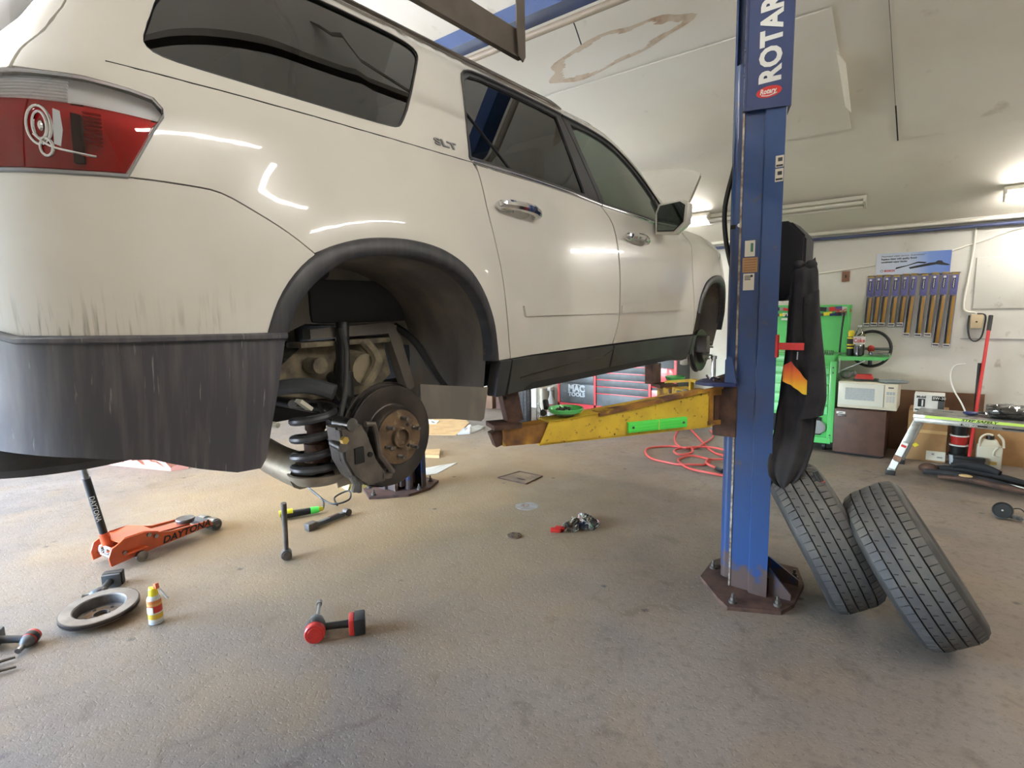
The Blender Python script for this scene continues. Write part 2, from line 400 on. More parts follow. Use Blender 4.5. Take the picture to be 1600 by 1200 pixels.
# batten and blue pipe line where the slope meets the wall
mb = MB(); mb.box((-2.5, YF - .018, 2.172), (XR - XL - .1, .034, .034)); struct('trim_6', mb, 'wall')
o = MB().cyl((XL + .1, YF - .04, 2.128), (XR - .1, YF - .04, 2.112), .016).build('wall_pipe', 'pipeblue'); tag(o, 'long blue pipe running along the top of the far wall', 'pipe')
o = MB().cyl((XL + .1, YF - .051, 2.180), (XR - .1, YF - .051, 2.164), .016).build('conduit_pipe', 'ceil'); tag(o, 'cream painted pipe along the foot of the sloped ceiling', 'pipe')
# loose flap of torn plaster
mb = MB(); q, d = slope_panel(-.70, -.64, 4.45, 4.95, .03); q[1] = q[1] + V3(0, 0, -.09); q[2] = q[2] + V3(-.02, 0, -.05); mb.prism(q, d * .6)
o = mb.build('plaster_flap', 'paper'); tag(o, 'torn paper flap hanging from the ceiling panel seam', 'flap')
# dark slit in the panel seam
mb = MB(); q, d = slope_panel(-.402, -.393, 5.05, 5.42, .024); mb.prism(q, d * .3); o = mb.build('seam_gap', 'dark'); tag(o, 'dark open gap in the ceiling seam right of the post', 'gap')
mb = MB(); q, d = slope_panel(-.400, -.397, 4.0, 5.05, .0245); mb.prism(q, d * .3); o = mb.build('seam_strip', 'galvanised'); tag(o, 'thin grey seam line in the ceiling above the dark gap', 'seam')
# water stain on the ceiling: an irregular ring
def stain(cx, cy, rx, ry, lift):
    mb = MB(); n = 40; n_ = V3(0, KS, 1).normalized(); a = []
    for k in range(n):
        t = 2 * PI * k / n; w = 1 + .10 * math.sin(3 * t + 1) + .06 * math.sin(7 * t)
        x = cx + rx * w * math.cos(t); y = cy + ry * w * math.sin(t) + -.10 * (x - cx); a.append((x, y))
    def P(x, y, l): return V3(x, y, slope(y)) - n_ * l
    for k in range(n):
        (x, y), (x2, y2) = a[k], a[(k + 1) % n]; s_ = .80 + .06 * math.sin(k * 1.3)
        mb.prism([P(x, y, lift), P(x2, y2, lift), P(cx + (x2 - cx) * s_, cy + (y2 - cy) * s_, lift), P(cx + (x - cx) * s_, cy + (y - cy) * s_, lift)], n_ * -.001)
    return mb
o = stain(-2.12, 3.93, .60, .13, .014).build('ceiling_stain', 'stain'); tag(o, 'brown ring shaped water stain on the ceiling', 'stain')
# outside apron in front of the open doorway
mb = MB(); mb.box((-5.5, YB - 9, -.08), (26, 17.6, .1)); struct('ground_outside', mb, 'roadway')

# ------------------------------------------------------------------ lights and camera
w = bpy.data.worlds.new('World'); SC.world = w; w.use_nodes = True
bg = w.node_tree.nodes['Background']
sky = w.node_tree.nodes.new('ShaderNodeTexSky'); sky.sky_type = 'NISHITA'; sky.sun_disc = False; sky.sun_elevation = R(42); sky.sun_rotation = R(60); sky.altitude = 200; sky.dust_density = 3.0
w.node_tree.links.new(sky.outputs[0], bg.inputs['Color']); bg.inputs['Strength'].default_value = 7.5
def area(name, loc, rot, sx, sy, power, col, portal=False):
    l = bpy.data.lights.new(name, 'AREA'); l.shape = 'RECTANGLE'; l.size = sx; l.size_y = sy; l.energy = power; l.color = col
    if portal: l.cycles.is_portal = True
    o = bpy.data.objects.new(name, l); COL.objects.link(o); o.location = loc; o.rotation_euler = rot; return o
area('doorway_daylight_portal', ((DX0 + DX1) / 2, YB - .1, DZ / 2), (R(90), 0, 0), DX1 - DX0, DZ, 1, (1, 1, 1), portal=True)
sun = bpy.data.lights.new('sun', 'SUN'); sun.energy = 48.0; sun.angle = R(1)
so_ = bpy.data.objects.new('sun', sun); COL.objects.link(so_); so_.rotation_euler = V3(-.5, -.12, -.86).to_track_quat('-Z', 'Y').to_euler()

def tube_light(loc, length, ax, down, label, lit=True, ntube=2, width=.16, group=None, drop=0.0):
    """strip fluorescent fixture: housing, end caps and tubes; a lit one has its lamp glow"""
    ax = Vector(ax).normalized(); dn = Vector(down).normalized(); sd = ax.cross(dn)
    loc = Vector(loc)
    t = thing('fluorescent_fixture', label, 'light fixture', loc, group=group)
    rot = Matrix((ax, sd, -dn)).transposed()
    mb = MB(); mb.box(loc + dn * .02, (length, width * .55, .04), rot, .004)
    mb.build('housing', 'fixture', t)
    if drop:
        for sgn in (-1, 1): MB().cyl(loc + ax * sgn * length * .36, loc + ax * sgn * length * .36 - dn * drop, .004, n=6).build('hanging_chain', 'steel', t)
    for sgn in (-1, 1):
        mb = MB(); mb.box(loc + ax * sgn * (length / 2 - .012) + dn * .055, (.02, width * .8, .05), rot, .003); mb.build('end_cap', 'fixture', t)
    for q in range(ntube):
        off = sd * ((q - (ntube - 1) / 2) * width * .42)
        MB().cyl(loc - ax * (length / 2 - .025) + off + dn * .07, loc + ax * (length / 2 - .025) + off + dn * .07, .016, n=12).build('fluorescent_tube', 'tube' if lit else 'tube_off', t)
    return t
sn = V3(0, -KS, -1).normalized()
def on_slope(x, y): return V3(x, y, slope(y)) + sn * .02
tube_light(on_slope(-1.60, 6.10), 1.9, (1, 0, 0), sn, 'unlit twin tube fluorescent fixture on the sloped ceiling right of the post', False)
tube_light(on_slope(-2.66, 6.06), 1.22, (1, 0, 0), sn, 'glowing fluorescent fixture on the slope behind the side mirror', True)
tube_light(on_slope(1.0, 6.22), 1.42, (1, 0, 0), sn, 'glowing fluorescent fixture at the right edge above the far wall', True)
HZ = 3.30
tube_light((1.4, .6, HZ), 2.4, (0, 1, 0), (0, 0, -1), 'hanging fluorescent fixture right of the photographer', True, 2, drop=ZC - HZ)
tube_light((2.4, 3.3, 3.15), 2.4, (0, 1, 0), (0, 0, -1), 'added fluorescent fixture hanging over the floor at the right', True, drop=.30)  # added out of frame to brighten the right of the slope
tube_light((-2.7, .3, HZ + .1), 2.4, (0, 1, 0), (0, 0, -1), 'added fluorescent fixture hanging above the car roof', True, drop=ZC - HZ - .1)  # added out of frame: lights the ceiling but not the car's near flank
tube_light((-4.9, 1.2, HZ), 2.4, (0, 1, 0), (0, 0, -1), 'added fluorescent fixture hanging beyond the car roof', True, drop=ZC - HZ)  # added out of frame to lift the ceiling brightness
tube_light((-7.4, 1.2, HZ), 2.4, (0, 1, 0), (0, 0, -1), 'added fluorescent fixture hanging near the left wall', True, drop=ZC - HZ)  # another added lamp out of frame, filling the ceiling from the left

cam = bpy.data.cameras.new('camera'); co = bpy.data.objects.new('camera', cam); COL.objects.link(co); SC.camera = co
FPX = 860.0; cam.sensor_fit = 'HORIZONTAL'; cam.sensor_width = 36; cam.lens = FPX / 1600 * 36; cam.clip_start = .02
ya, pi_, ro = R(38.347), R(7.556), R(1.2336)
fw = V3(-math.sin(ya) * math.cos(pi_), math.cos(ya) * math.cos(pi_), -math.sin(pi_)); r0 = V3(math.cos(ya), math.sin(ya), 0); d0 = fw.cross(r0)
rt = r0 * math.cos(ro) + d0 * math.sin(ro); dn_ = -r0 * math.sin(ro) + d0 * math.cos(ro)
co.matrix_world = Matrix.Translation((0, 0, 1.45)) @ Matrix((rt, -dn_, -fw)).transposed().to_4x4()
SC.view_settings.view_transform = 'Standard'; SC.view_settings.look = 'None'; SC.view_settings.gamma = 1; SC.view_settings.use_curve_mapping = False
SC.view_settings.exposure = 0.7
SC.cycles.use_denoising = True; SC.cycles.max_bounces = 8; SC.cycles.diffuse_bounces = 4; SC.cycles.transparent_max_bounces = 12; SC.cycles.sample_clamp_indirect = 4.0
dm('green_lit', rgb(128, 222, 150), .3)  # cart green again, paler: light on the drawers put into the colour
# ------------------------------------------------------------------ the lifted car: skin surface
# s runs along the flank (and round the rear corner), z is height; P gives the point, nrm the outward normal
PLAN=[(-2.40,.130),(-2.1,.150),(-1.85,.200),(-1.68,.270),(-1.56,.360),(-1.48,.480),(-1.435,.65),(-1.41,.9),(-1.40,1.2)]
def _cr(P,n=12):
    out=[]
    for i in range(len(P)-1):
        p0=P[max(i-1,0)];p1=P[i];p2=P[i+1];p3=P[min(i+2,len(P)-1)]
        for k in range(n):
            t=k/n
            out.append(tuple(.5*(2*p1[j]+(p2[j]-p0[j])*t+(2*p0[j]-5*p1[j]+4*p2[j]-p3[j])*t*t+(3*p1[j]-p0[j]-3*p2[j]+p3[j])*t**3) for j in (0,1)))
    out.append(P[-1]);return out
_pl=_cr(PLAN)[::-1]
_s=[1.2]
for a,b in zip(_pl,_pl[1:]): _s.append(_s[-1]-math.hypot(a[0]-b[0],a[1]-b[1]))
SMIN=_s[-1]
def ip(x,xs,ys):
    if x<=xs[0]: return ys[0]
    for i in range(len(xs)-1):
        if x<=xs[i+1]:
            t=(x-xs[i])/(xs[i+1]-xs[i]); 
            return ys[i]+(ys[i+1]-ys[i])*t
    return ys[-1]
def sm(a,b,x):
    t=min(1,max(0,(x-a)/(b-a)));return t*t*(3-2*t)
def car_plan(s):
    """X,Y and outward normal at plan parameter s"""
    if s>=1.2:
        e=max(0,s-4.0); x=-1.40-.16*e*e-.05*e**4; nx,ny=1,.32*e
    else:
        s=max(s,SMIN+1e-4)
        i=0
        while _s[i+1]>s: i+=1
        t=(_s[i]-s)/(_s[i]-_s[i+1]); a=_pl[i];b=_pl[i+1]
        x=a[0]+(b[0]-a[0])*t;y=a[1]+(b[1]-a[1])*t
        # smooth normal from wider baseline
        a=_pl[max(i-3,0)];b=_pl[min(i+4,len(_pl)-1)]
        dx=b[0]-a[0];dy=b[1]-a[1];l=math.hypot(dx,dy)
        return x,y,-dy/l,dx/l
    l=math.hypot(nx,ny);return x,s,nx/l,ny/l
IZ=[1.05,1.12,1.25,1.4,1.6,1.75,1.9,1.97,2.0,2.03,2.46,2.52,2.56,2.60]
IV=[.075,.06,.03,.008,0,.002,.012,.022,.032,.045,.275,.315,.37,.50]
def inset(z,s):
    v=ip(z,IZ,IV)
    # smooth by averaging
    v=(v+ip(z-.02,IZ,IV)+ip(z+.02,IZ,IV))/3
    # rear gets extra lean of the tailgate
    r=1-sm(.2,1.0,s)
    if z>1.95: v+=r*(z-1.95)*.1
    if z>1.85: v+=.07*sm(3.0,3.8,s)*sm(1.85,2.0,z)
    for yc in (1.215,4.307):
        d=math.hypot(s-yc,(z-1.21))
        v-=.03*(1-sm(.5,.78,d))
    return v
def surf(s,z,off=0.0):
    x,y,nx,ny=car_plan(s); i=inset(z,s)-off
    return (x-nx*i,y-ny*i,z)
XC = -2.40
def P(s, z, off=0.0): return Vector(surf(s, z, off))
def nrm(s, z):
    a = P(s + .004, z) - P(s - .004, z); b = P(s, z + .004) - P(s, z - .004); n = a.cross(b).normalized()
    return n if n.x > -.2 or n.y < 0 else -n
def inpoly(x, y, q):
    c = False; n = len(q)
    for i in range(n):
        x1, y1 = q[i]; x2, y2 = q[i - 1]
        if (y1 > y) != (y2 > y) and x < (x2 - x1) * (y - y1) / (y2 - y1) + x1: c = not c
    return c
def dense(q, step, closed=True):
    out = []; n = len(q)
    for i in range(n if closed else n - 1):
        a, b = q[i], q[(i + 1) % n]; k = max(1, int(math.hypot(a[0] - b[0], a[1] - b[1]) / step + .5))
        for j in range(k): out.append((a[0] + (b[0] - a[0]) * j / k, a[1] + (b[1] - a[1]) * j / k))
    if not closed: out.append(q[-1])
    return out
def smooth_poly(q, it=1):
    for _ in range(it):
        r = []
        for i in range(len(q)):
            a, b = q[i], q[(i + 1) % len(q)]
            r += [(a[0] * .75 + b[0] * .25, a[1] * .75 + b[1] * .25), (a[0] * .25 + b[0] * .75, a[1] * .25 + b[1] * .75)]
        q = r
    return q
def panel(name, poly, m, parent, holes=(), off=0.0, thick=.012, step=.045, both=True, f=None):
    """a body panel: outline in (s, z) laid on the car's skin, with turned-in edges; both=True adds the twin on the far flank"""
    f = f or P
    loops = [dense(poly, .025)] + [dense(h, .025) for h in holes]
    pts = []; edges = []
    for lp in loops:
        b = len(pts); pts += lp; edges += [(b + i, b + (i + 1) % len(lp)) for i in range(len(lp))]
    xs = [p[0] for p in loops[0]]; ys = [p[1] for p in loops[0]]
    nb = len(pts)
    for i in range(int((max(xs) - min(xs)) / step) + 1):
        for j in range(int((max(ys) - min(ys)) / step) + 1):
            x = min(xs) + (i + .5) * step; y = min(ys) + (j + (.5 if i % 2 else .25)) * step
            if inpoly(x, y, loops[0]) and not any(inpoly(x, y, h) for h in loops[1:]):
                if min((x - p[0]) ** 2 + (y - p[1]) ** 2 for p in pts[:nb]) > (step * .42) ** 2: pts.append((x, y))
    vs, es, fs, *_ = delaunay_2d_cdt([Vector(p) for p in pts], edges, [], 0, 1e-5)
    tri = []
    for t in fs:
        cx = sum(vs[i].x for i in t) / 3; cy = sum(vs[i].y for i in t) / 3
        if inpoly(cx, cy, loops[0]) and not any(inpoly(cx, cy, h) for h in loops[1:]): tri.append(tuple(t))
    used = sorted({i for t in tri for i in t}); mp = {k: i for i, k in enumerate(used)}
    co_ = [f(vs[k].x, vs[k].y, off) for k in used]; no_ = []
    for k in used:
        x, y = vs[k].x, vs[k].y; a = f(x + .006, y, off) - f(x - .006, y, off); b = f(x, y + .006, off) - f(x, y - .006, off); no_.append(a.cross(b).normalized())
    faces = []
    for t in tri:
        t = [mp[i] for i in t]; fn = (co_[t[1]] - co_[t[0]]).cross(co_[t[2]] - co_[t[0]])
        if fn.dot(no_[t[0]]) < 0: t = t[::-1]
        faces.append(tuple(t))
    cnt = {}
    for t in faces:
        for i in range(3): cnt[(t[i], t[(i + 1) % 3])] = 1
    rim = [e for e in cnt if (e[1], e[0]) not in cnt]
    nv = len(co_)
    if thick:
        lip = {}
        for a, b in rim:
            for k in (a, b):
                if k not in lip:
                    lip[k] = (len(co_), len(co_) + 1); co_ += [co_[k].copy(), co_[k] - no_[k] * thick]; no_ += [no_[k], no_[k]]
        for a, b in rim: faces.append((lip[b][0], lip[a][0], lip[a][1], lip[b][1]))
    inv = WM[root_of(parent)].inverted()
    def link(co2, no2, fc):
        me = bpy.data.meshes.new(name); me.from_pydata([inv @ c for c in co2], [], fc); me.update()
        me.polygons.foreach_set('use_smooth', [len(p.vertices) == 3 for p in me.polygons])
        me.normals_split_custom_set([tuple(no2[v] if len(p.vertices) == 3 else p.normal) for p in me.polygons for v in p.vertices])
        o = bpy.data.objects.new(name, me); COL.objects.link(o); me.materials.append(M[m] if isinstance(m, str) else m); o.parent = parent
        return o
    o = link(co_, no_, faces)
    if both: link([Vector((2 * XC - c.x, c.y, c.z)) for c in co_], [Vector((-c.x, c.y, c.z)) for c in no_], [t[::-1] for t in faces])
    return o
def strip(name, line, m, parent, width=.014, off=.004, h=.006, both=False):
    """a raised moulding that follows a line on the skin"""
    for sg in ((-1, 1) if both else (1,)):
        mb = MB(); rings = []
        pts = dense(line, .05, False)
        for i, (s_, z_) in enumerate(pts):
            n = nrm(s_, z_); up = V3(0, 0, 1); up = (up - n * up.dot(n)).normalized(); c = P(s_, z_, off)
            q = [c - up * width / 2 - n * h, c - up * width / 2 + n * h * .4, c - up * width / 4 + n * h, c + up * width / 4 + n * h, c + up * width / 2 + n * h * .4, c + up * width / 2 - n * h]
            if sg < 0: q = [V3(2 * XC - p.x, p.y, p.z) for p in q]
            rings.append([mb.bm.verts.new(p) for p in q])
        mb.skin(rings); o = mb.build(name, m, parent, ang=50)
    return o

car = thing('car', 'white dirty SUV raised on the lift with its rear wheel off', 'car', (XC, 2.7, 1.08))
SEAM = [(1.763, 1.257), (1.726, 1.389), (1.705, 1.54), (1.678, 1.699), (1.639, 1.875), (1.613, 2.0)]
MID = [(2.696, 1.262), (2.733, 1.389), (2.730, 1.56), (2.714, 1.728), (2.666, 1.884), (2.556, 1.968)]
FRONT = [(3.820, 1.262), (3.790, 1.458), (3.783, 1.623), (3.795, 1.80), (3.80, 1.955)]
ARCH = [(.744, 1.407), (.767, 1.473), (.806, 1.54), (.882, 1.615), (.984, 1.657), (1.097, 1.679), (1.248, 1.682), (1.393, 1.656), (1.521, 1.587), (1.611, 1.466), (1.665, 1.316), (1.682, 1.256)]
def cr(q, k=4):
    out = []
    for i in range(len(q) - 1):
        p0, p1, p2, p3 = q[max(i - 1, 0)], q[i], q[i + 1], q[min(i + 2, len(q) - 1)]
        for j in range(k):
            t = j / k; out.append(tuple(.5 * (2 * p1[m_] + (p2[m_] - p0[m_]) * t + (2 * p0[m_] - 5 * p1[m_] + 4 * p2[m_] - p3[m_]) * t * t + (3 * p1[m_] - p0[m_] - 3 * p2[m_] + p3[m_]) * t ** 3) for m_ in (0, 1)))
    return out + [q[-1]]
ARCHI = [(.80, 1.405), (.826, 1.473), (.885, 1.542), (.985, 1.605), (1.117, 1.627), (1.272, 1.627), (1.421, 1.59), (1.535, 1.513), (1.597, 1.418), (1.63, 1.33), (1.641, 1.256)]
ARCH, ARCHI, SEAM, MID = cr(ARCH), cr(ARCHI), cr(SEAM, 3), cr(MID, 3)
FA = [(s_ + 3.09, z_) for s_, z_ in ARCH]; FAI = [(s_ + 3.09, z_) for s_, z_ in ARCHI]
DOORTOP = [(1.592, 2.017), (1.662, 2.155), (1.760, 2.35), (1.80, 2.43), (1.86, 2.468), (1.95, 2.482), (2.2, 2.487), (2.45, 2.486), (2.66, 2.478), (2.85, 2.470), (3.02, 2.452), (3.19, 2.412), (3.36, 2.345), (3.495, 2.255), (3.60, 2.13), (3.66, 2.01), (3.70, 1.965)]
QW = [(.60, 2.255), (.556, 2.16), (.540, 2.11), (.550, 2.083), (.59, 2.066), (.688, 2.056), (.848, 2.048), (1.065, 2.045), (1.22, 2.047), (1.27, 2.053), (1.30, 2.075), (1.378, 2.164), (1.548, 2.40), (1.565, 2.435), (1.55, 2.462), (1.49, 2.475), (1.33, 2.478), (1.05, 2.475), (.80, 2.455), (.70, 2.40)]
BUMPSEAM = [(.472, 1.771), (.591, 1.766), (.667, 1.757), (.745, 1.718), (.819, 1.672), (.886, 1.620)]
GATE = [(.440, 2.505), (.385, 2.40), (.345, 2.29), (.319, 2.198), (.296, 2.117), (.284, 2.093), (.262, 2.065), (.252, 2.035), (.250, 2.005)]
BUMPSEAM = cr(BUMPSEAM, 3); DOORTOP = cr(DOORTOP, 2); GATE = cr(GATE, 2); QW = smooth_poly(QW)
LTOP = [(.219, 2.004), (.313, 1.995), (.407, 1.986), (.495, 1.970), (.545, 1.957)]
side = SEAM[:-1] + DOORTOP + [(3.78, 2.04), (3.74, 2.106), (3.62, 2.235), (3.495, 2.345), (3.30, 2.44), (3.10, 2.50), (2.9, 2.53), (2.6, 2.54), (2.0, 2.54), (1.2, 2.54), (.7, 2.535)] + GATE + LTOP[1:] + [(.562, 1.935), (.562, 1.922), (.538, 1.886)] + BUMPSEAM + ARCH[13:]
panel('body_side', side, 'paint', car, [QW])
panel('quarter_glass', [(p[0], p[1]) for p in QW], 'glass_dark', car, off=-.012, thick=0)
strip('window_seal', QW + [QW[0]], 'seal', car, .012, -.006, .004, True)
def off_line(q, dx, dz=0.0): return [(a + dx, b + dz) for a, b in q]
GAP = .006
# doors: lower skins, black window frames, glass
rd = off_line(SEAM, GAP)[:-1] + [(1.622, 1.998), (1.64, 1.996)] + [(2.0, 1.992), (2.3, 1.982), (2.548, 1.966)] + off_line(MID, -GAP)[::-1][1:]
door1 = panel('rear_door', rd, 'paint', car); door1['label'] = 'white rear side door'
fd = off_line(MID, GAP) + [(2.9, 1.957), (3.2, 1.95), (3.5, 1.945), (3.78, 1.952)] + off_line(FRONT, -GAP)[::-1][1:]
door2 = panel('front_door', fd, 'paint', car)
RDG = [(1.617, 2.030), (1.676, 2.158), (1.775, 2.345), (1.815, 2.415), (1.865, 2.447), (1.95, 2.458), (2.166, 2.460), (2.40, 2.456), (2.535, 2.449), (2.505, 2.306), (2.431, 2.011), (2.2, 2.018), (1.9, 2.026)]
FDG = [(2.609, 1.992), (2.625, 2.157), (2.644, 2.322), (2.662, 2.440), (2.85, 2.44), (3.0, 2.425), (3.17, 2.385), (3.33, 2.32), (3.45, 2.24), (3.50, 2.17), (3.47, 2.05), (3.43, 1.985), (3.1, 1.984)]
fr1 = [(1.602, 2.012)] + DOORTOP[2:16] + [(2.60, 2.478), (2.592, 2.30), (2.572, 2.10), (2.555, 1.984), (2.2, 1.999), (1.9, 2.007)]
fr2 = [(2.562, 1.982), (2.580, 2.10), (2.600, 2.30), (2.608, 2.478)] + DOORTOP[17:] + [(3.5, 1.956), (3.2, 1.962), (2.9, 1.969)]
fr1[1:16] = [(a, b - .004) for a, b in fr1[1:16]]
panel('window_frame', fr1, 'trim_black', door1, [RDG], off=-.004)
panel('window_frame', fr2, 'trim_black', door2, [FDG], off=-.004)
panel('door_glass', RDG, 'glass_dark', door1, off=-.014, thick=0)
panel('door_glass', FDG, 'glass_front', door2, off=-.014, thick=0)
strip('glass_divider', [(1.86, 2.03), (1.72, 2.245)], 'seal', door1, .010, -.012, .004)
strip('window_seal', DOORTOP[:15] + [(2.6, 2.482)], 'seal', door1, .012, .001, .006)
strip('window_seal', [(2.61, 2.478)] + DOORTOP[17:-4], 'seal', door2, .012, .001, .006)
strip('belt_moulding', [(1.60, 2.008), (2.0, 2.001), (2.3, 1.991), (2.552, 1.974)], 'chrome', door1, .013, .004, .005)
strip('belt_moulding', [(2.564, 1.974), (2.9, 1.965), (3.2, 1.957), (3.46, 1.952)], 'chrome', door2, .013, .004, .005)
strip('belt_groove', [(.452, 2.030), (.52, 2.022), (.635, 2.014), (.836, 2.008), (1.094, 2.004), (1.445, 2.003), (1.60, 2.003)], 'seal', car, .004, -.0015, .002)
mo = [(1.851, 1.470), (2.70, 1.465), (2.703, 1.425), (1.865, 1.427)]
panel('door_moulding', mo, 'paint', door1, off=.010, thick=.012)
panel('door_moulding', [(2.752, 1.465), (3.69, 1.467), (3.72, 1.43), (2.748, 1.425)], 'paint', door2, off=.010, thick=.012)
# front fender, beyond the door, with its wheel opening
fe = FRONT + [(3.79, 1.985), (3.95, 1.983), (4.2, 1.972), (4.5, 1.945), (4.8, 1.88), (5.02, 1.77), (5.08, 1.60), (5.08, 1.32), (4.80, 1.30)] + FA[::-1][8:]
panel('front_fender', fe, 'paint', car)
# rear bumper: painted upper cover and black lower cover with a dropped corner
bc = BUMPSEAM + ARCH[:12][::-1] + [(.444, 1.417), (.207, 1.422), (.161, 1.434), (0, 1.44), (SMIN + .01, 1.44), (SMIN + .01, 1.782), (0, 1.782), (.223, 1.779), (.382, 1.772)]
panel('bumper_cover', off_line(bc, 0, -.004), 'paint', car)
lo = [(SMIN + .01, 1.43), (0, 1.43), (.161, 1.424), (.207, 1.412), (.444, 1.407), (.79, 1.400), (.764, 1.232), (.738, 1.06), (.722, 1.034), (.66, 1.034), (.566, 1.061), (.459, 1.100), (.283, 1.119), (.195, 1.123), (.068, 1.129), (SMIN + .01, 1.15)]
panel('lower_bumper', lo, 'cladding', car, off=.004, thick=.03)
strip('bumper_lip', [(.0, 1.428), (.161, 1.420), (.207, 1.408), (.444, 1.403), (.79, 1.397)], 'cladding', car, .018, .006, .012, True)
# tailgate with its window
tg = [(a - .010, b) for a, b in GATE] + [(.235, 1.997), (.21, 2.0), (.19, 1.79), (SMIN + .01, 1.79), (SMIN + .01, 2.505)]
TGG = [(SMIN + .01, 2.10), (.0, 2.10), (.150, 2.112), (.182, 2.15), (.205, 2.24), (.25, 2.36), (.28, 2.44), (.2, 2.465), (SMIN + .01, 2.475)]
gate = panel('tailgate', tg[:len(GATE)] + [(.235, 2.0), (.0, 2.01), (SMIN + .01, 2.02), (SMIN + .01, 2.105), (.0, 2.105), (.150, 2.112), (.182, 2.15), (.205, 2.24), (.25, 2.36), (.28, 2.44), (.2, 2.465), (SMIN + .01, 2.475), (SMIN + .01, 2.505)], 'paint', car)
panel('lower_skin', [(.0, 2.005), (SMIN + .01, 2.015), (SMIN + .01, 1.79), (.05, 1.79), (.03, 1.9)], 'paint', gate)
panel('tailgate_glass', TGG, 'glass_dark', gate, off=-.010, thick=0)
# tail lamp: red lens, clear upper lens, silver bowl, ring and bulb behind the lens
lamp_out = LTOP + [(.562, 1.935), (.562, 1.922), (.538, 1.886), (.478, 1.776), (.382, 1.776), (.223, 1.783), (.04, 1.786), (.02, 1.90), (.0, 2.012)]
spl = [(.0, 1.945), (.10, 1.937), (.233, 1.929), (.318, 1.923), (.405, 1.916), (.548, 1.899)]
tl = panel('tail_lamp', [(a, b) for a, b in lamp_out], 'reflector', car, off=-.045, thick=.04); tl['label'] = 'silver lamp bowl behind the lens'
red = spl + [(.534, 1.886), (.474, 1.777), (.382, 1.777), (.223, 1.784), (.045, 1.787), (.02, 1.90)]
clr = [(.0, 1.949), (.10, 1.941), (.233, 1.933), (.318, 1.927), (.405, 1.920), (.550, 1.903), (.558, 1.922), (.558, 1.933), (.541, 1.954), (.495, 1.966), (.407, 1.981), (.313, 1.990), (.219, 1.999), (.0, 2.008)]
panel('red_lens', red, 'lens_red', tl, off=.008, thick=.01)
panel('clear_lens', clr, 'lens_clear', tl, off=.008, thick=.01)
strip('lamp_seal', [(.0, 1.783), (.223, 1.779), (.382, 1.772), (.478, 1.771), (.541, 1.886), (.561, 1.918)], 'grey', tl, .012, .0, .006)
for k in range(7):
    zz = 1.948 + k * .0075
    strip('lens_rib', [(.01, zz + .004), (.10, zz), (.233, zz - .006), (.318, zz - .012), (.36, zz - .015)], 'reflector', tl, .003, -.030, .003)
for (sc, zc, rx, rz) in ((.322, 1.868, .024, .040), (.324, 1.868, .014, .028), (.334, 1.822, .012, .018)):
    mb = MB(); c = P(sc, zc, .010); n = nrm(sc, zc); t = V3(0, 0, 1).cross(n).normalized()
    mb.tube([c + t * rx * math.cos(a) + V3(0, 0, 1) * rz * math.sin(a) for a in [2 * PI * k / 24 for k in range(24)]], .0035, 8, True); mb.build('lamp_ring', 'chrome', tl)
mb = MB(); c = P(.324, 1.868, .006); mb.ell(c, (.006, .007, .012)); mb.build('bulb', 'chrome', tl)
for k in range(9):
    zz = 1.84 + k * .0085; strip('red_rib', [(.392, zz + .004), (.43, zz)], 'red', tl, .004, -.03, .004)
panel('bulb_face', [(.350, 1.905), (.363, 1.90), (.366, 1.86), (.360, 1.825), (.348, 1.83)], 'lightgrey', tl, off=.0095, thick=.002, both=False)
panel('bulb_housing', [(.366, 1.91), (.388, 1.905), (.388, 1.80), (.366, 1.80)], 'interior', tl, off=-.028, thick=.01, both=False)
mb = MB(); mb.tube([P(.31, 1.85, .010), P(.34, 1.825, .010), (P(.39, 1.812, .010)), P(.425, 1.806, .010)], .003, 8, smooth=4); mb.build('bright_edge', 'chrome', tl)
# roof skin from one cant rail to the other, with windscreen and bonnet
def roof_pt(u, v):
    s_ = .44 + (2.98 - .44) * u; e = P(s_, 2.54); h = .055 + .03 * math.sin(PI * u)
    x = e.x + (2 * XC - 2 * e.x) * v; q = abs(2 * v - 1); return V3(x, e.y - (.08 * (1 - q ** 2) if u < .02 else 0) + .10 * (1 - q * q) * (u > .98), e.z + h * (1 - q ** 2.2))
mb = MB(); mb.grid(roof_pt, 30, 24); mb.build('roof', 'paint', car, ang=60)
RL = [(1.0, 2.545), (1.6, 2.547), (2.2, 2.546)]
for sg in (1, -1):
    mb = MB(); pts = [P(s_, 2.54, -.012) + V3(0, 0, .018) for s_ in (.85, .95, 1.2, 1.6, 2.0, 2.4, 2.6, 2.7)]
    pts[0].z -= .016; pts[-1].z -= .016
    if sg < 0: pts = [V3(2 * XC - p.x, p.y, p.z) for p in pts]
    mb.tube(pts, .009, 8, smooth=3); mb.build('roof_rail', 'galvanised', car)
def ws(u, v):
    a = roof_pt(1, v); e = P(3.70, 2.10, -.02); q = abs(2 * v - 1); x = e.x + (2 * XC - 2 * e.x) * v; b = V3(x, 3.78 + .30 * (1 - q * q), 2.05 + .01 * (1 - q))
    return a.lerp(b, u) + V3(0, .05 * math.sin(PI * u), .07 * math.sin(PI * u))
mb = MB(); mb.grid(ws, 14, 18); mb.build('windscreen', 'glass_front', car)
def cowl(u, v):
    e = P(3.70, 2.04, -.02); x = e.x + (2 * XC - 2 * e.x) * v; q = abs(2 * v - 1); return V3(x, 3.78 + .3 * (1 - q * q) + u * .16, 2.05 - u * .08)
mb = MB(); mb.grid(cowl, 3, 18); mb.build('cowl', 'trim_black', car)
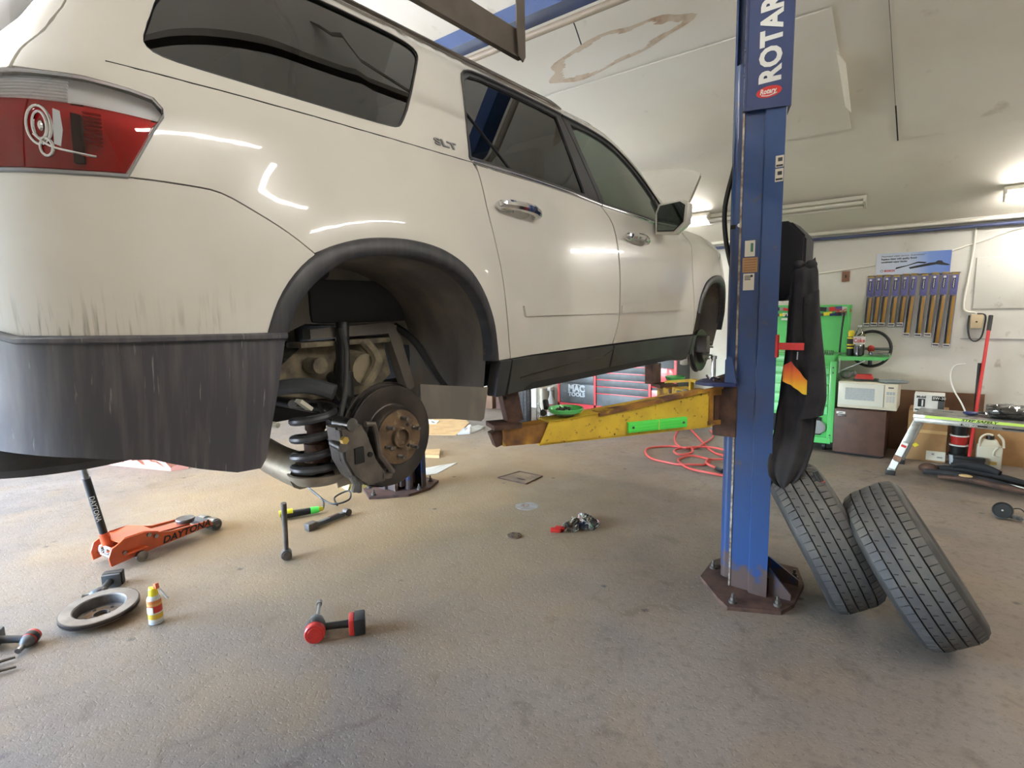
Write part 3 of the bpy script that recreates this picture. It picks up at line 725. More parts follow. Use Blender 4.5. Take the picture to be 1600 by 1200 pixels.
def hood(u, v):
    q = abs(2 * v - 1); x = XC + (.76 - .0 * u) * (2 * v - 1) * (1 - .05 * u * u) ; h = 1 - .16 * q ** 3
    y0 = 4.05 + .10 * (1 - q); L_ = u * (.84 + .28 * (1 - q ** 2.5)); return V3(x, y0 + L_ * .76, 2.02 + L_ * .62 + .05 * math.sin(PI * u) * (1 - q * q))
mb = MB(); mb.grid(hood, 18, 22); mb.grid(lambda u, v: hood(u, v) + V3(0, .014, -.022), 18, 22); mb.build('bonnet', 'paint', car, ang=60, fix=False)
mb = MB(); mb.tube([hood(.05, .03), hood(.95, .05)], .010, 8); mb.build('bonnet_edge', 'offwhite', car)
# flares
def flare(o_, i_, name):
    n = 44
    def rs(q):
        L_ = [0]
        for a, b in zip(q, q[1:]): L_.append(L_[-1] + math.hypot(a[0] - b[0], a[1] - b[1]))
        out = []
        for k in range(n + 1):
            t = L_[-1] * k / n; i = 0
            while i < len(q) - 2 and L_[i + 1] < t: i += 1
            f = (t - L_[i]) / (L_[i + 1] - L_[i]); out.append((q[i][0] + (q[i + 1][0] - q[i][0]) * f, q[i][1] + (q[i + 1][1] - q[i][1]) * f))
        for _ in range(2): out = [out[0]] + [((a[0] + 2 * b[0] + c[0]) / 4, (a[1] + 2 * b[1] + c[1]) / 4) for a, b, c in zip(out, out[1:], out[2:])] + [out[-1]]
        return out
    A, B = rs(o_), rs(i_)
    for sg in (-1, 1):
        mb = MB(); rings = []
        for a, b in zip(A, B):
            q = []
            for t, of in ((-.02, -.006), (0, .004), (.12, .010), (.6, .011), (.92, .008), (1, .002)):
                q.append(P(a[0] + (b[0] - a[0]) * t, a[1] + (b[1] - a[1]) * t, of))
            q.append(q[-1] + V3(-.045, 0, 0))
            if sg < 0: q = [V3(2 * XC - p.x, p.y, p.z) for p in q]
            rings.append([mb.bm.verts.new(p) for p in q])
        for r1, r2 in zip(rings, rings[1:]):
            for k in range(len(r1) - 1): mb.bm.faces.new((r1[k], r1[k + 1], r2[k + 1], r2[k]))
        o = mb.build(name, 'trim_black', car, ang=50)
    return o, A, B
_, RA, RB = flare(ARCH, ARCHI, 'wheel_arch_flare'); _, FAo, FBo = flare(FA, FAI, 'wheel_arch_flare')
# rocker cladding: rear stub, two door lengths, front stub
def sill(name, s0, s1, z0=1.105): return panel(name, [(s0, 1.252), (s1, 1.252), (s1 - .004, 1.17), (s1 - .01, z0), (s0 + .004, z0)], 'rocker', car, off=.012, thick=.05)
sill('rocker_cladding', 1.684, 1.760); sill('rocker_cladding', 1.768, 2.690); sill('rocker_cladding', 2.702, 3.80); sill('rocker_cladding', 3.808, 3.87, 1.12)
strip('cladding_crease', [(1.86, 1.165), (2.3, 1.19), (2.60, 1.20), (2.70, 1.235)], 'seal', car, .006, .012, .003)
# handles
for (s0, s1, z_, d) in ((1.715, 1.95, 1.858, door1), (2.795, 3.015, 1.836, door2)):
    mb = MB(); n0 = nrm((s0 + s1) / 2, z_)
    pts = [P(s0, z_, .0), P(s0 + .012, z_ + .004, .03), P((s0 + s1) / 2, z_ + .004, .042), P(s1 - .04, z_ - .002, .040), P(s1 - .008, z_ - .012, .03), P(s1, z_ - .016, .0)]
    mb.tube(pts, lambda t: .015 + .006 * math.sin(PI * t), 10, smooth=5)
    mb.box(P(s0 + .045, z_, .006), (.012, .09, .036), frame(n0, (0, 0, 1)), .004)
    h_ = mb.build('door_handle', 'chrome', d); h_['label'] = 'chrome pull handle'
    mb = MB(); c = P((s0 + s1) / 2 + .02, z_ - .006, -.004); mb.ell(c, (.012, .075, .030), frame(n0, (0, 0, 1))); mb.build('handle_recess', 'paint', d)
bd = thing  # badge letters are raised chrome on the pillar
sp_ = P(1.485, 2.062, .004); dr = (P(1.53, 2.062) - P(1.44, 2.062)).normalized(); nn = nrm(1.485, 2.06); up_ = nn.cross(dr)
lettering('badge', 'SLT', .042, P(1.425, 2.034, .003), dr, up_, 'badge', car, ext=.002, bold=.0008, sx=1.75)
# mirror
mir = MB(); c = V3(-1.31, 3.20, 2.0)
q = [(-.02, -.095), (.10, -.105), (.165, -.05), (.175, .06), (.14, .085), (.0, .075), (-.02, .03)]
def mpt(a, b, y): return V3(-1.385 + a, y, 1.985 + b)
rings = []
for (y, sc_) in ((3.18, .90), (3.185, 1.0), (3.24, 1.02), (3.30, .86), (3.335, .5)):
    rings.append([mir.bm.verts.new(mpt(.075 + (a - .075) * sc_, b * sc_ - .005, y)) for a, b in q])
mir.skin(rings); mirror = mir.build('side_mirror', 'paint', car, ang=50)
mb = MB(); mb.prism([mpt(.075 + (a - .075) * .86, b * .86 - .005, 3.181) for a, b in q], (0, -.004, 0)); mb.build('mirror_rim', 'seal', mirror)
mb = MB(); mb.prism([mpt(.075 + (a - .075) * .80, b * .80 - .005, 3.176) for a, b in q], (0, -.002, 0)); mb.build('mirror_glass', mat('mirror_face', rgb(120, 130, 122), .04, 1.0), mirror)
mb = MB(); mb.box((-1.41, 3.30, 1.955), (.14, .07, .045), None, .012); mb.build('mirror_arm', 'trim_black', mirror)
panel('mirror_sail', [(3.44, 1.962), (3.50, 2.15), (3.52, 2.16), (3.66, 1.985), (3.66, 1.96)], 'trim_black', car, off=.004)
# inner shell so that seams and windows look into the car
mb = MB()
for sg in (1, -1):
    def sh(u, v):
        p = P(1.72 + 2.06 * u, 1.15 + .82 * v, -.05); return p if sg > 0 else V3(2 * XC - p.x, p.y, p.z)
    mb.grid(sh, 14, 8)
mb.box((XC, 2.75, 1.20), (1.72, 2.1, .05)); mb.box((XC, 1.0, 1.72), (1.30, 1.2, .05)); mb.box((XC, 1.74, 1.45), (1.6, .04, .5)); mb.box((XC, 4.05, 1.62), (1.3, .04, .76))
mb.build('inner_shell', 'dark', car)
mb = MB(); mb.grid(lambda u, v: roof_pt(u, .04 + .92 * v) + V3(0, 0, -.03), 10, 8); mb.build('headliner', 'interior_light', car)
def seat(x, y, rows):
    mb = MB(); mb.box((x, y, 1.50), (.50, .50, .18), None, .05); mb.box((x, y - .26, 1.86), (.48, .16, .62), Matrix.Rotation(R(12), 3, 'X'), .05)
    st = mb.build('seat', 'interior', car)
    mb = MB(); mb.box((x, y - .33, 2.28), (.27, .10, .17), None, .04); mb.cyl((x - .06, y - .30, 2.1), (x - .06, y - .32, 2.22), .008); mb.cyl((x + .06, y - .30, 2.1), (x + .06, y - .32, 2.22), .008); mb.build('headrest', 'interior', st)
for y in (3.0, 2.05):
    for x in (XC + .40, XC - .40): seat(x, y, 0)
for x in (XC + .33, XC - .33): seat(x, 1.38, 0)
mb = MB(); mb.box((XC, 3.78, 1.90), (1.36, .42, .26), None, .06); mb.build('dashboard', 'interior', car)
mb = MB(); mb.lathe((XC - .38, 3.50, 1.92), (0, -.75, .66), [(0, .17), (.008, .185), (.016, .17), (.008, .155), (0, .17)], 28); mb.build('steering_wheel', 'seal', car)
mb = MB(); mb.tube([P(.98, 2.50, -.07), P(1.02, 2.3, -.05), P(.94, 2.1, -.05), P(.95, 1.95, -.06)], .012, 6, smooth=4); mb.build('seat_belt', 'interior', car)
# ------------------------------------------------------------------ under the car: wheel houses, floor pan, suspension
def wheelhouse(A, name, zlow):
    n = len(A)
    for sg in (-1, 1):
        mb = MB(); rings = []
        for k, (s_, z_) in enumerate(A):
            c = P(s_, z_, 0); q = [V3(c.x - .03 - d * .44, c.y + (0 if d < .25 else (s_ - A[n // 2][0]) * -.02 * d), c.z + .03 * math.sin(PI * min(1, d * 3)) * (z_ > 1.3)) for d in (0, .12, .3, .34, .38, .7, 1.0)]
            if k > n * .8:
                for i_ in (3, 4): q[i_].y += .012
            if sg < 0: q = [V3(2 * XC - p.x, p.y, p.z) for p in q]
            rings.append([mb.bm.verts.new(p) for p in q])
        for r1, r2 in zip(rings, rings[1:]):
            for k in range(len(r1) - 1): mb.bm.faces.new((r1[k], r1[k + 1], r2[k + 1], r2[k]))
        o = mb.build(name, 'liner', car, ang=50)
    return o
ext_r = RB + [(1.650, 1.18), (1.655, 1.12), (1.640, 1.06)]
wheelhouse(ext_r, 'wheel_liner', 1.0)
ext_f = [(3.885, 1.15), (3.888, 1.25)] + FBo + [(4.735, 1.2), (4.735, 1.12)]
wheelhouse(ext_f, 'wheel_liner', 1.1)
for x in (-1.42, 2 * XC + 1.42):
    sg = 1 if x > XC else -1
    mb = MB(); mb.prism([(x - .09 * sg, 1.365, 1.19), (x, 1.64, 1.15), (x, 1.612, 1.03), (x, 1.595, 1.022), (x - .05 * sg, 1.48, 1.045), (x - .09 * sg, 1.365, 1.06)], (-.012 * sg, 0, 0)); mb.build('mud_flap', 'liner', car)
for x in (-1.84, 2 * XC + 1.84):   # inner wheel-house walls
    sg = 1 if x > XC else -1
    mb = MB(); mb.prism([(x, .72, 1.70), (x, 1.70, 1.72), (x, 1.72, 1.30), (x, 1.55, 1.32), (x, 1.46, 1.40), (x, 1.12, 1.42), (x, .82, 1.30), (x, .72, 1.24)], (-.02 * sg, 0, 0)); mb.build('inner_wing', 'liner', car)
    mb = MB(); mb.prism([(x + .1 * sg, 3.82, 1.72), (x + .1 * sg, 4.80, 1.72), (x + .1 * sg, 4.80, 1.30), (x + .1 * sg, 3.82, 1.30)], (-.02 * sg, 0, 0)); mb.build('inner_wing', 'liner', car)
mb = MB()
mb.box((XC, 2.75, 1.15), (1.66, 2.0, .05), None, .01)
for x in (XC + .45, XC - .45): mb.box((x, 2.6, 1.11), (.10, 3.4, .09), None, .01)
mb.box((XC, .74, 1.27), (1.1, .66, .05)); mb.box((XC, 4.45, 1.22), (1.2, 1.2, .06)); mb.box((XC, 5.02, 1.45), (1.5, .06, .6), None, .02)
for x in (-1.47, 2 * XC + 1.47): mb.box((x, 2.72, 1.13), (.05, 2.0, .06), None, .005)
mb.build('floor_pan', 'dark', car)
# greasy subframe with a flange, seen through the arch
sub = MB()
sub.prism([(-1.84, 1.10, 1.34), (-1.84, 1.46, 1.36), (-1.84, 1.50, 1.20), (-1.84, 1.40, 1.13), (-1.84, 1.06, 1.14), (-1.84, .94, 1.18), (-1.84, .98, 1.25)], (-.14, 0, 0))
sub.box((-1.83, 1.26, 1.345), (.10, .40, .02), None, .006); sub.box((-1.86, .95, 1.20), (.08, .34, .04), Matrix.Rotation(R(-12), 3, 'X'), .01)
sub.cyl((-1.83, 1.30, 1.24), (-1.74, 1.30, 1.24), .075, .06, 18); sub.cyl((-1.83, 1.12, 1.27), (-1.76, 1.12, 1.27), .03, n=12)
sub.tube([(-1.78, 1.33, 1.34), (-1.72, 1.34, 1.27), (-1.74, 1.29, 1.18)], .022, 8, smooth=4)
sub.box((-2.4, 1.22, 1.20), (1.1, .30, .12), None, .03)
subf = sub.build('subframe', 'grime', car)
mb = MB(); mb.tube([(-1.80, 1.50, 1.40), (-1.72, 1.54, 1.33), (-1.66, 1.60, 1.18), (-1.64, 1.66, 1.10)], .016, 8, smooth=5); mb.build('filler_pipe', 'black', car)
mb = MB(); mb.prism([(-1.78, 1.10, 1.40), (-1.78, 1.45, 1.415), (-1.78, 1.50, 1.40), (-1.78, 1.58, 1.14), (-1.78, 1.54, 1.12), (-1.78, 1.45, 1.37), (-1.78, 1.10, 1.365)], (-.05, 0, 0)); mb.build('body_bracket', 'liner', car)
# brake: rotor with hat, studs, hub, shield, caliper
RX, RY, RZ, RR = -1.455, 1.180, 1.040, .172
def brake(cx, cy, cz, rr, matr, sgn, cal, name):
    b = MB(); a = (sgn, 0, 0)
    b.lathe((cx - sgn * .028, cy, cz), a, [(0, rr * .62), (0, rr - .003), (.003, rr), (.010, rr), (.011, rr - .006), (.017, rr - .006), (.018, rr), (.025, rr), (.028, rr - .003), (.028, rr * .66), (.026, rr * .635), (.028, rr * .61), (.056, rr * .575), (.062, rr * .54), (.062, rr * .16)], 56)
    ro_ = b.build('brake_rotor', matr, car); ro_['label'] = 'dark brake rotor with rusty hat' if name == 'r' else 'front brake rotor'
    x1 = cx + sgn * .034
    mb = MB(); mb.lathe((x1, cy, cz), a, [(0, rr * .53), (.0035, rr * .53), (.0035, .040), (.004, .036), (.018, .034), (.018, .028), (.004, .027), (.001, .001)], 40); mb.build('hub_face', 'rust' if name == 'r' else 'castiron', ro_)
    for k in range(6):
        t = 2 * PI * k / 6 + .35; y, z = cy + .064 * math.cos(t), cz + .064 * math.sin(t)
        mb = MB(); mb.cyl((x1, y, z), (x1 + sgn * .036, y, z), .0062, n=10); mb.lathe((x1 + sgn * .012, y, z), a, [(.0, .0062), (.001, .0072), (.002, .0062), (.006, .0062), (.007, .0072), (.008, .0062), (.013, .0062), (.014, .0072), (.015, .0062)], 10); mb.build('wheel_stud', 'steel', ro_)
    for k in range(4):
        t = PI / 4 + k * PI / 2
        if name == 'r': mb = MB(); mb.cyl((x1 + sgn * .001, cy + .05 * math.cos(t), cz + .05 * math.sin(t)), (x1 + sgn * .005, cy + .05 * math.cos(t), cz + .05 * math.sin(t)), .006, n=8); mb.build('hub_hole', 'dark', ro_)
    mb = MB(); mb.lathe((cx - sgn * .040, cy, cz), a, [(0, .06), (0, rr + .006), (.006, rr + .010), (.012, rr + .008)], 40); mb.build('dust_shield', 'castiron', car)
    mb = MB(); mb.cyl((cx - sgn * .03, cy, cz), (cx - sgn * .12, cy, cz), .055, .04); mb.box((cx - sgn * .12, cy - .01, cz), (.07, .09, .24), None, .02); kn = mb.build('knuckle', 'alloy', car)
brake(RX, RY, RZ, RR, 'rotor', 1, True, 'r')
brake(-1.50, 4.29, 1.115, .163, 'rotor', 1, False, 'f')
brake(2 * XC - RX, RY, RZ + .0, RR, 'rotor', -1, False, 'x')
brake(2 * XC + 1.50, 4.29, 1.115, .163, 'rotor', -1, False, 'x')
# caliper: body hugging the rear edge of the rotor, bracket with two arms, bolts, hose
def arc_poly(r0, r1, t0, t1, n=8): return [(RY + r1 * math.cos(t0 + (t1 - t0) * k / n), RZ + r1 * math.sin(t0 + (t1 - t0) * k / n)) for k in range(n + 1)] + [(RY + r0 * math.cos(t1 - (t1 - t0) * k / n), RZ + r0 * math.sin(t1 - (t1 - t0) * k / n)) for k in range(n + 1)]
mb = MB(); q = [(.944, 1.112), (1.022, 1.114), (1.048, 1.068), (1.056, 1.03), (1.062, .99), (1.090, .955), (1.118, .928), (1.10, .905), (1.03, .912), (.985, .950), (.955, 1.01)]
mb.prism([(-1.405, y, z) for y, z in q], (-.03, 0, 0))
es = list(mb.bm.edges); bmesh.ops.bevel(mb.bm, geom=es, offset=.006, segments=2, affect='EDGES')
mb.prism([(-1.43, y, z) for y, z in [(.944, 1.112), (.99, 1.118), (1.0, 1.05), (1.02, .97), (1.04, .915), (1.03, .912), (.985, .950), (.955, 1.01)]], (-.045, 0, 0))
calb = mb.build('brake_caliper', 'castiron', car); calb['label'] = 'rusty grey brake caliper'
mb = MB(); mb.tube([(-1.398, 1.030, 1.112), (-1.398, 1.062, 1.108), (-1.398, 1.072, 1.07), (-1.398, 1.080, 1.0), (-1.398, 1.11, .962), (-1.398, 1.128, .935)], .009, 8); mb.tube([(-1.41, 1.09, .93), (-1.42, 1.13, .92), (-1.43, 1.14, .93)], .012, 8); mb.build('caliper_bracket', 'castiron', calb)
mb = MB(); mb.box((-1.402, 1.005, 1.018), (.008, .034, .052), None, .004); mb.cyl((-1.408, 1.045, 1.012), (-1.398, 1.045, 1.012), .008, n=10); mb.build('caliper_window', 'dark', calb)
mb = MB(); mb.cyl((-1.48, .985, 1.118), (-1.40, .985, 1.118), .020, n=16); mb.cyl((-1.47, .962, 1.06), (-1.40, .950, 1.055), .016, n=12); mb.build('slide_pin', 'steel', calb)
mb = MB(); mb.cyl((-1.40, .948, 1.078), (-1.385, .948, 1.078), .012, n=6); mb.build('bolt', 'brass', calb)
mb = MB(); mb.tube([(-1.415, .982, .955), (-1.41, .99, .93), (-1.415, .985, .905)], .010, 8); mb.tube([(-1.43, 1.0, .945), (-1.42, 1.01, .92), (-1.425, 1.012, .895)], .009, 8); mb.build('anti_rattle_clip', 'steel', calb)
mb = MB(); mb.tube([(-1.62, 1.115, 1.40), (-1.56, 1.09, 1.34), (-1.53, 1.065, 1.27), (-1.51, 1.04, 1.19), (-1.49, 1.005, 1.13), (-1.46, .985, 1.12)], .0085, 10, smooth=6); mb.build('brake_hose', 'rubber', car)
mb = MB(); mb.tube([(-1.60, 1.0, 1.17), (-1.55, .985, 1.13), (-1.52, 1.0, 1.10)], .006, 8, smooth=4); mb.build('abs_wire', 'hose_black', car)
# coil spring, bump stop, seat pan on the lower arm
mb = MB(); pts = []
cx, cy = -1.61, .990
for k in range(0, 150):
    t = k / 149; a = 2 * PI * 4.4 * t + 1.9; z = .948 + .022 * min(1, t * 4.4) + max(0, t - .22) / .78 * .20; r_ = .074 - .010 * max(0, t - .2)
    pts.append((cx + r_ * math.cos(a), cy + r_ * math.sin(a), z))
mb.tube(pts, .0135, 10); mb.build('coil_spring', 'spring', car)
mb = MB(); mb.lathe((cx, cy, .975), (0, 0, 1), [(0, .045), (.02, .047), (.03, .040), (.06, .040), (.062, .03), (.10, .028), (.105, .033), (.135, .033), (.137, .02)], 20); mb.build('bump_stop', 'rust_dark', car)
mb = MB(); mb.lathe((cx, cy, .905), (0, 0, 1), [(0, .02), (.0, .075), (.018, .092), (.034, .097), (.036, .088), (.024, .080), (.020, .02)], 28)
mb.tube([(-1.56, 1.02, .915), (-1.52, 1.10, .93), (-1.50, 1.16, .965)], lambda t: .035 - .008 * t, 12, smooth=4)
mb.tube([(-1.66, .97, .93), (-1.80, .95, .955), (-1.96, .935, 1.0), (-2.12, .92, 1.05)], lambda t: .06 - .014 * t, 14, smooth=4); mb.build('lower_arm', 'alloy', car)
mb = MB(); mb.cyl((-1.535, 1.05, 1.13), (-2.05, .90, 1.185), .017, n=12); mb.cyl((-1.53, 1.06, 1.16), (-1.98, 1.28, 1.24), .019, n=12); mb.cyl((-1.55, 1.07, 1.155), (-1.49, 1.07, 1.155), .028, n=14); mb.build('link_arm', 'black', car)
mb = MB(); mb.tube([(-1.55, 1.03, 1.20), (-1.62, .97, 1.225), (-1.75, .90, 1.21), (-1.95, .86, 1.19)], .026, 10, smooth=4); mb.build('upper_arm', 'toolgrey', car)
mb = MB(); mb.tube([(-1.68, .90, 1.10), (-1.74, .88, 1.105), (-1.86, .88, 1.11)], .010, 8); mb.box((-1.61, .955, 1.165), (.035, .012, .05), Matrix.Rotation(R(50), 3, 'X')); mb.build('plastic_clip', 'offwhite', car)
mb = MB(); mb.cyl((-1.70, 1.16, .99), (-1.76, 1.22, 1.42), .025, n=14); mb.cyl((-1.705, 1.165, 1.03), (-1.735, 1.195, 1.24), .036, n=16); mb.build('shock_absorber', 'black', car)
mb = MB(); mb.cyl((-1.52, RY, RZ), (-2.05, 1.20, 1.15), .026, n=14); mb.cyl((-1.56, RY, RZ), (-1.66, RY + .004, RZ + .02), .045, .035, 14); mb.build('drive_shaft', 'rust_dark', car)
# front corner under the car
mb = MB(); mb.cyl((-1.56, 4.28, 1.05), (-2.0, 4.15, 1.10), .03, .045, 12); mb.cyl((-1.56, 4.28, 1.05), (-2.0, 4.5, 1.10), .03, .04, 12); mb.cyl((-1.62, 4.29, 1.12), (-1.72, 4.27, 1.66), .035, n=14); mb.build('front_strut', 'castiron', car)
mb = MB(); mb.box((-1.47, 4.19, 1.17), (.12, .07, .13), None, .02); mb.build('front_caliper', 'castiron', car)
mb = MB(); mb.tube([(-2.55, 3.9, 1.12), (-2.55, 2.6, 1.09), (-2.50, 1.7, 1.10), (-2.45, 1.2, 1.30)], .032, 12, smooth=4); mb.cyl((-2.9, .55, 1.16), (-2.0, .55, 1.16), .10, n=22); mb.build('exhaust', 'rust_dark', car)
mb = MB(); mb.lathe((XC, .52, .985), (0, 0, 1), [(0, .22), (0, .30), (.03, .335), (.08, .345), (.12, .33), (.14, .29), (.14, .2)], 36); mb.build('spare_tyre', 'rubber', car)
# ------------------------------------------------------------------ two post lift
lift = thing('two_post_lift', 'tall blue two post vehicle lift bolted to the floor', 'vehicle lift', (-.72, 2.88, 0))
def column(mx=None, parts=True):
    f = (lambda x: x) if mx is None else (lambda x: mx - x)
    q = [(-.617, 2.765), (-.700, 2.765), (-.712, 2.787), (-.800, 2.787), (-.800, 2.812), (-.790, 2.812), (-.790, 2.797), (-.708, 2.797), (-.696, 2.775), (-.632, 2.775), (-.715, 3.02), (-.90, 3.02), (-.90, 2.985), (-.91, 2.985), (-.91, 3.03), (-.705, 3.03)]
    mb = MB(); mb.prism([(f(x), y, .02) for x, y in q], (0, 0, 3.4)); mb.build('column', 'blue', lift, ang=20)
    mb = MB(); mb.prism([(f(x), y, .02) for x, y in [(-.797, 2.783), (-.806, 2.783), (-.806, 2.815), (-.797, 2.815)]], (0, 0, 3.3)); l_ = mb.build('worn_lip', 'worn_edge', lift); l_['label'] = 'bare worn steel lip'
    mb = MB(); mb.cyl((f(-.845), 2.90, .02), (f(-.845), 2.90, 2.58), .034, n=20); mb.box((f(-.79), 2.90, 1.3), (.09, .15, 2.5)); mb.build('lifting_cylinder', 'blue', lift)
    mb = MB(); q = [(-.955, 2.80), (-.80, 2.62), (-.745, 2.572), (-.53, 2.675), (-.495, 2.78), (-.495, 3.02), (-.56, 3.20), (-.88, 3.20), (-.965, 3.02)]
    mb.prism([(f(x), y, 0.0) for x, y in q], (0, 0, .02)); bp = mb.build('base_plate', 'rust_dark', lift)
    for x, y in ((-.735, 2.625), (-.555, 2.72), (-.93, 2.93), (-.55, 3.06), (-.84, 3.14)):
        mb = MB(); mb.cyl((f(x), y, .02), (f(x), y, .032), .019, n=16); mb.cyl((f(x), y, .03), (f(x), y, .048), .013, n=6); mb.cyl((f(x), y, .04), (f(x), y, .068), .007, n=8); mb.build('anchor_bolt', 'galvanised', bp)
    mb = MB(); mb.prism([(f(-.617), 2.80, .02), (f(-.515), 2.80, .02), (f(-.515), 2.80, .05), (f(-.617), 2.80, .16)], (0, .012, 0)); mb.build('gusset', 'blue', lift); mb = MB(); mb.prism([(f(-.69), 2.98, .02), (f(-.515), 2.98, .02), (f(-.515), 2.98, .05), (f(-.69), 2.98, .16)], (0, .012, 0)); mb.build('gusset', 'blue', lift)
column(); column(-.72 - 3.52)
mb = MB(); mb.prism([(-.55, 2.86, 3.19), (-.55, 2.86, 3.285), (-.55, 2.885, 3.285), (-.55, 2.885, 3.215), (-.55, 2.99, 3.215), (-.55, 2.99, 3.19)], (-3.15, 0, 0)); mb.box((-1.75, 2.855, 3.26), (.10, .012, .10)); mb.build('crossbeam', 'blue', lift)
mb = MB(); mb.cyl((-.6, 3.02, 3.165), (-3.6, 3.02, 3.165), .022); mb.build('beam_pipe', 'pipe_grey', lift)
# sign panel with the vertical name, oval emblem
mb = MB(); mb.prism([(-.598, 2.752, 2.312), (-.785, 2.752, 2.330), (-.785, 2.752, 3.35), (-.598, 2.752, 3.35)], (0, .012, 0)); mb.prism([(-.598, 2.756, 2.312), (-.60, 2.764, 2.312), (-.64, 2.88, 2.312), (-.638, 2.88, 2.312)], (0, 0, 1.04)); mb.box((-.79, 2.775, 2.84), (.010, .05, 1.02)); sg_ = mb.build('sign_panel', 'sign_blue', lift)
lettering('sign_lettering', 'ROTARY', .122, (-.646, 2.7505, 2.425), (0, 0, 1), (-1, 0, 0), 'white', sg_, ext=.0008, bold=.0050, sx=.86, sp=1.06)
mb = MB(); mb.prism([(-.689 + .053 * math.cos(2 * PI * k / 32), 2.7515, 2.389 + .024 * math.sin(2 * PI * k / 32) + .0) for k in range(32)], (0, -.0015, 0)); ov = mb.build('oval_emblem', 'inkred', sg_)
lettering('emblem_lettering', 'Rotary', .030, (-.727, 2.7493, 2.383), (1, 0, -.02), (0, 0, 1), 'white', sg_, ext=.0004, bold=.0008, sx=.82, shear=.2)
mb = MB(); mb.tube([(-.72, 2.7493, 2.378), (-.69, 2.7493, 2.372), (-.655, 2.7493, 2.379)], .0022, 6, smooth=4); mb.build('emblem_swoosh', 'white', sg_)
for z in (2.34, 2.49, 2.60): MB().cyl((-.797, 2.772, z), (-.803, 2.772, z), .010, n=6).build('sign_bolt', 'galvanised', sg_)
# warning stickers, slot
for (x0, x1, z0, z1, a, lines) in ((-.779, -.733, 1.681, 1.755, 'paper', 'inkgreen'), (-.787, -.719, 1.607, 1.676, 'cardboard', None), (-.782, -.732, 1.524, 1.602, 'paper', 'ink')):
    mb = MB(); mb.box(((x0 + x1) / 2, 2.7862, (z0 + z1) / 2), (x1 - x0, .0012, z1 - z0)); st = mb.build('warning_sticker', a, lift)
    mb = MB(); w_ = x1 - x0
    if lines == 'inkgreen': mb.box((x1 - w_ * .3, 2.7852, (z0 + z1) / 2 + .004), (w_ * .26, .001, .04)); mb.build('sticker_print', mat('inkgreen', rgb(60, 110, 96)), st)
    elif lines == 'ink':
        for k in range(3): mb.box((x0 + w_ * .4, 2.7852, z1 - .012 - k * .008), (w_ * .55, .001, .004))
        mb.ell((x1 - .012, 2.7852, z1 - .012), (.006, .001, .006)); mb.build('sticker_print', 'ink', st)
    else:
        for k in range(5): mb.box((x0 + w_ * .5, 2.7852, z1 - .010 - k * .012), (w_ * .8, .001, .003))
        mb.build('sticker_print', 'outletbrown', st)
for (z0, z1) in ((2.062, 2.112), (2.0, 2.056)):
    mb = MB(); mb.box((-.6362, 2.7645, (z0 + z1) / 2), (.034, .0012, z1 - z0)); st = mb.build('warning_sticker', 'paper', lift)
    mb = MB(); mb.box((-.634, 2.7635, (z0 + z1) / 2 + .008), (.018, .001, .016)); mb.box((-.636, 2.7635, (z0 + z1) / 2 - .018), (.028, .001, .008)); mb.build('sticker_print', 'ink', st)
mb = MB(); mb.box((-.845, 2.862, 1.835), (.05, .01, .018)); mb.build('slot', 'dark', lift)
MB().cyl((-.812, 2.81, 1.832), (-.812, 2.80, 1.832), .009, n=12).build('limit_pin', 'white', lift)
mb = MB(); mb.tube([(-.86, 2.93, 2.24), (-.885, 2.93, 2.12), (-.925, 2.94, 1.95), (-.918, 2.94, 1.80), (-.89, 2.93, 1.68), (-.87, 2.93, 1.62)], .012, 10, smooth=5); mb.build('hydraulic_hose', 'hose_black', lift)
# hydraulic unit tank behind the post
mb = MB(); q = [(-.63, 1.855), (-.557, 1.775), (-.557, 1.62), (-.60, 1.50), (-.625, 1.475), (-.70, 1.47), (-.70, 1.855)]
mb.prism([(x, 2.99, z) for x, z in q], (0, .20, 0)); bmesh.ops.bevel(mb.bm, geom=list(mb.bm.edges), offset=.012, segments=2, affect='EDGES')
pu = mb.build('hydraulic_tank', 'black_matt', lift)
# carriage: shelf plate with finger guard, slider box
mb = MB(); mb.box((-.85, 2.88, .95), (.12, .20, .30), None, .01); mb.build('carriage', 'rust_dark', lift)
mb = MB(); q = [(-.985, 2.74), (-.93, 2.705), (-.86, 2.70), (-.79, 2.74), (-.79, 2.96), (-.95, 2.95), (-.99, 2.86)]
mb.prism([(x, y, 1.062) for x, y in q], (0, 0, .016)); mb.build('carriage_shelf', 'blue_dark', lift)
mb = MB(); mb.prism([(-.842, 2.745, 1.078), (-.842, 2.745, 1.19), (-.825, 2.745, 1.212), (-.808, 2.745, 1.20), (-.785, 2.745, 1.078)], (0, .012, 0)); mb.build('guard_plate', 'blue', lift)
mb = MB(); mb.cyl((-.912, 2.79, 1.078), (-.912, 2.79, 1.205), .011, n=14); mb.cyl((-.912, 2.79, 1.19), (-.912, 2.79, 1.205), .015, n=14); mb.tube([(-.94, 2.77, 1.11), (-.925, 2.78, 1.088), (-.90, 2.77, 1.10), (-.87, 2.75, 1.095)], .006, 8, smooth=4); mb.build('release_pin', 'chrome', lift)
# red bracket with a short arm
mb = MB(); mb.box((-.616, 2.770, 1.262), (.010, .03, .105)); mb.box((-.560, 2.772, 1.262), (.112, .012, .032)); br = mb.build('coat_bracket', 'red', lift)
br['label'] = 'red steel bracket arm'

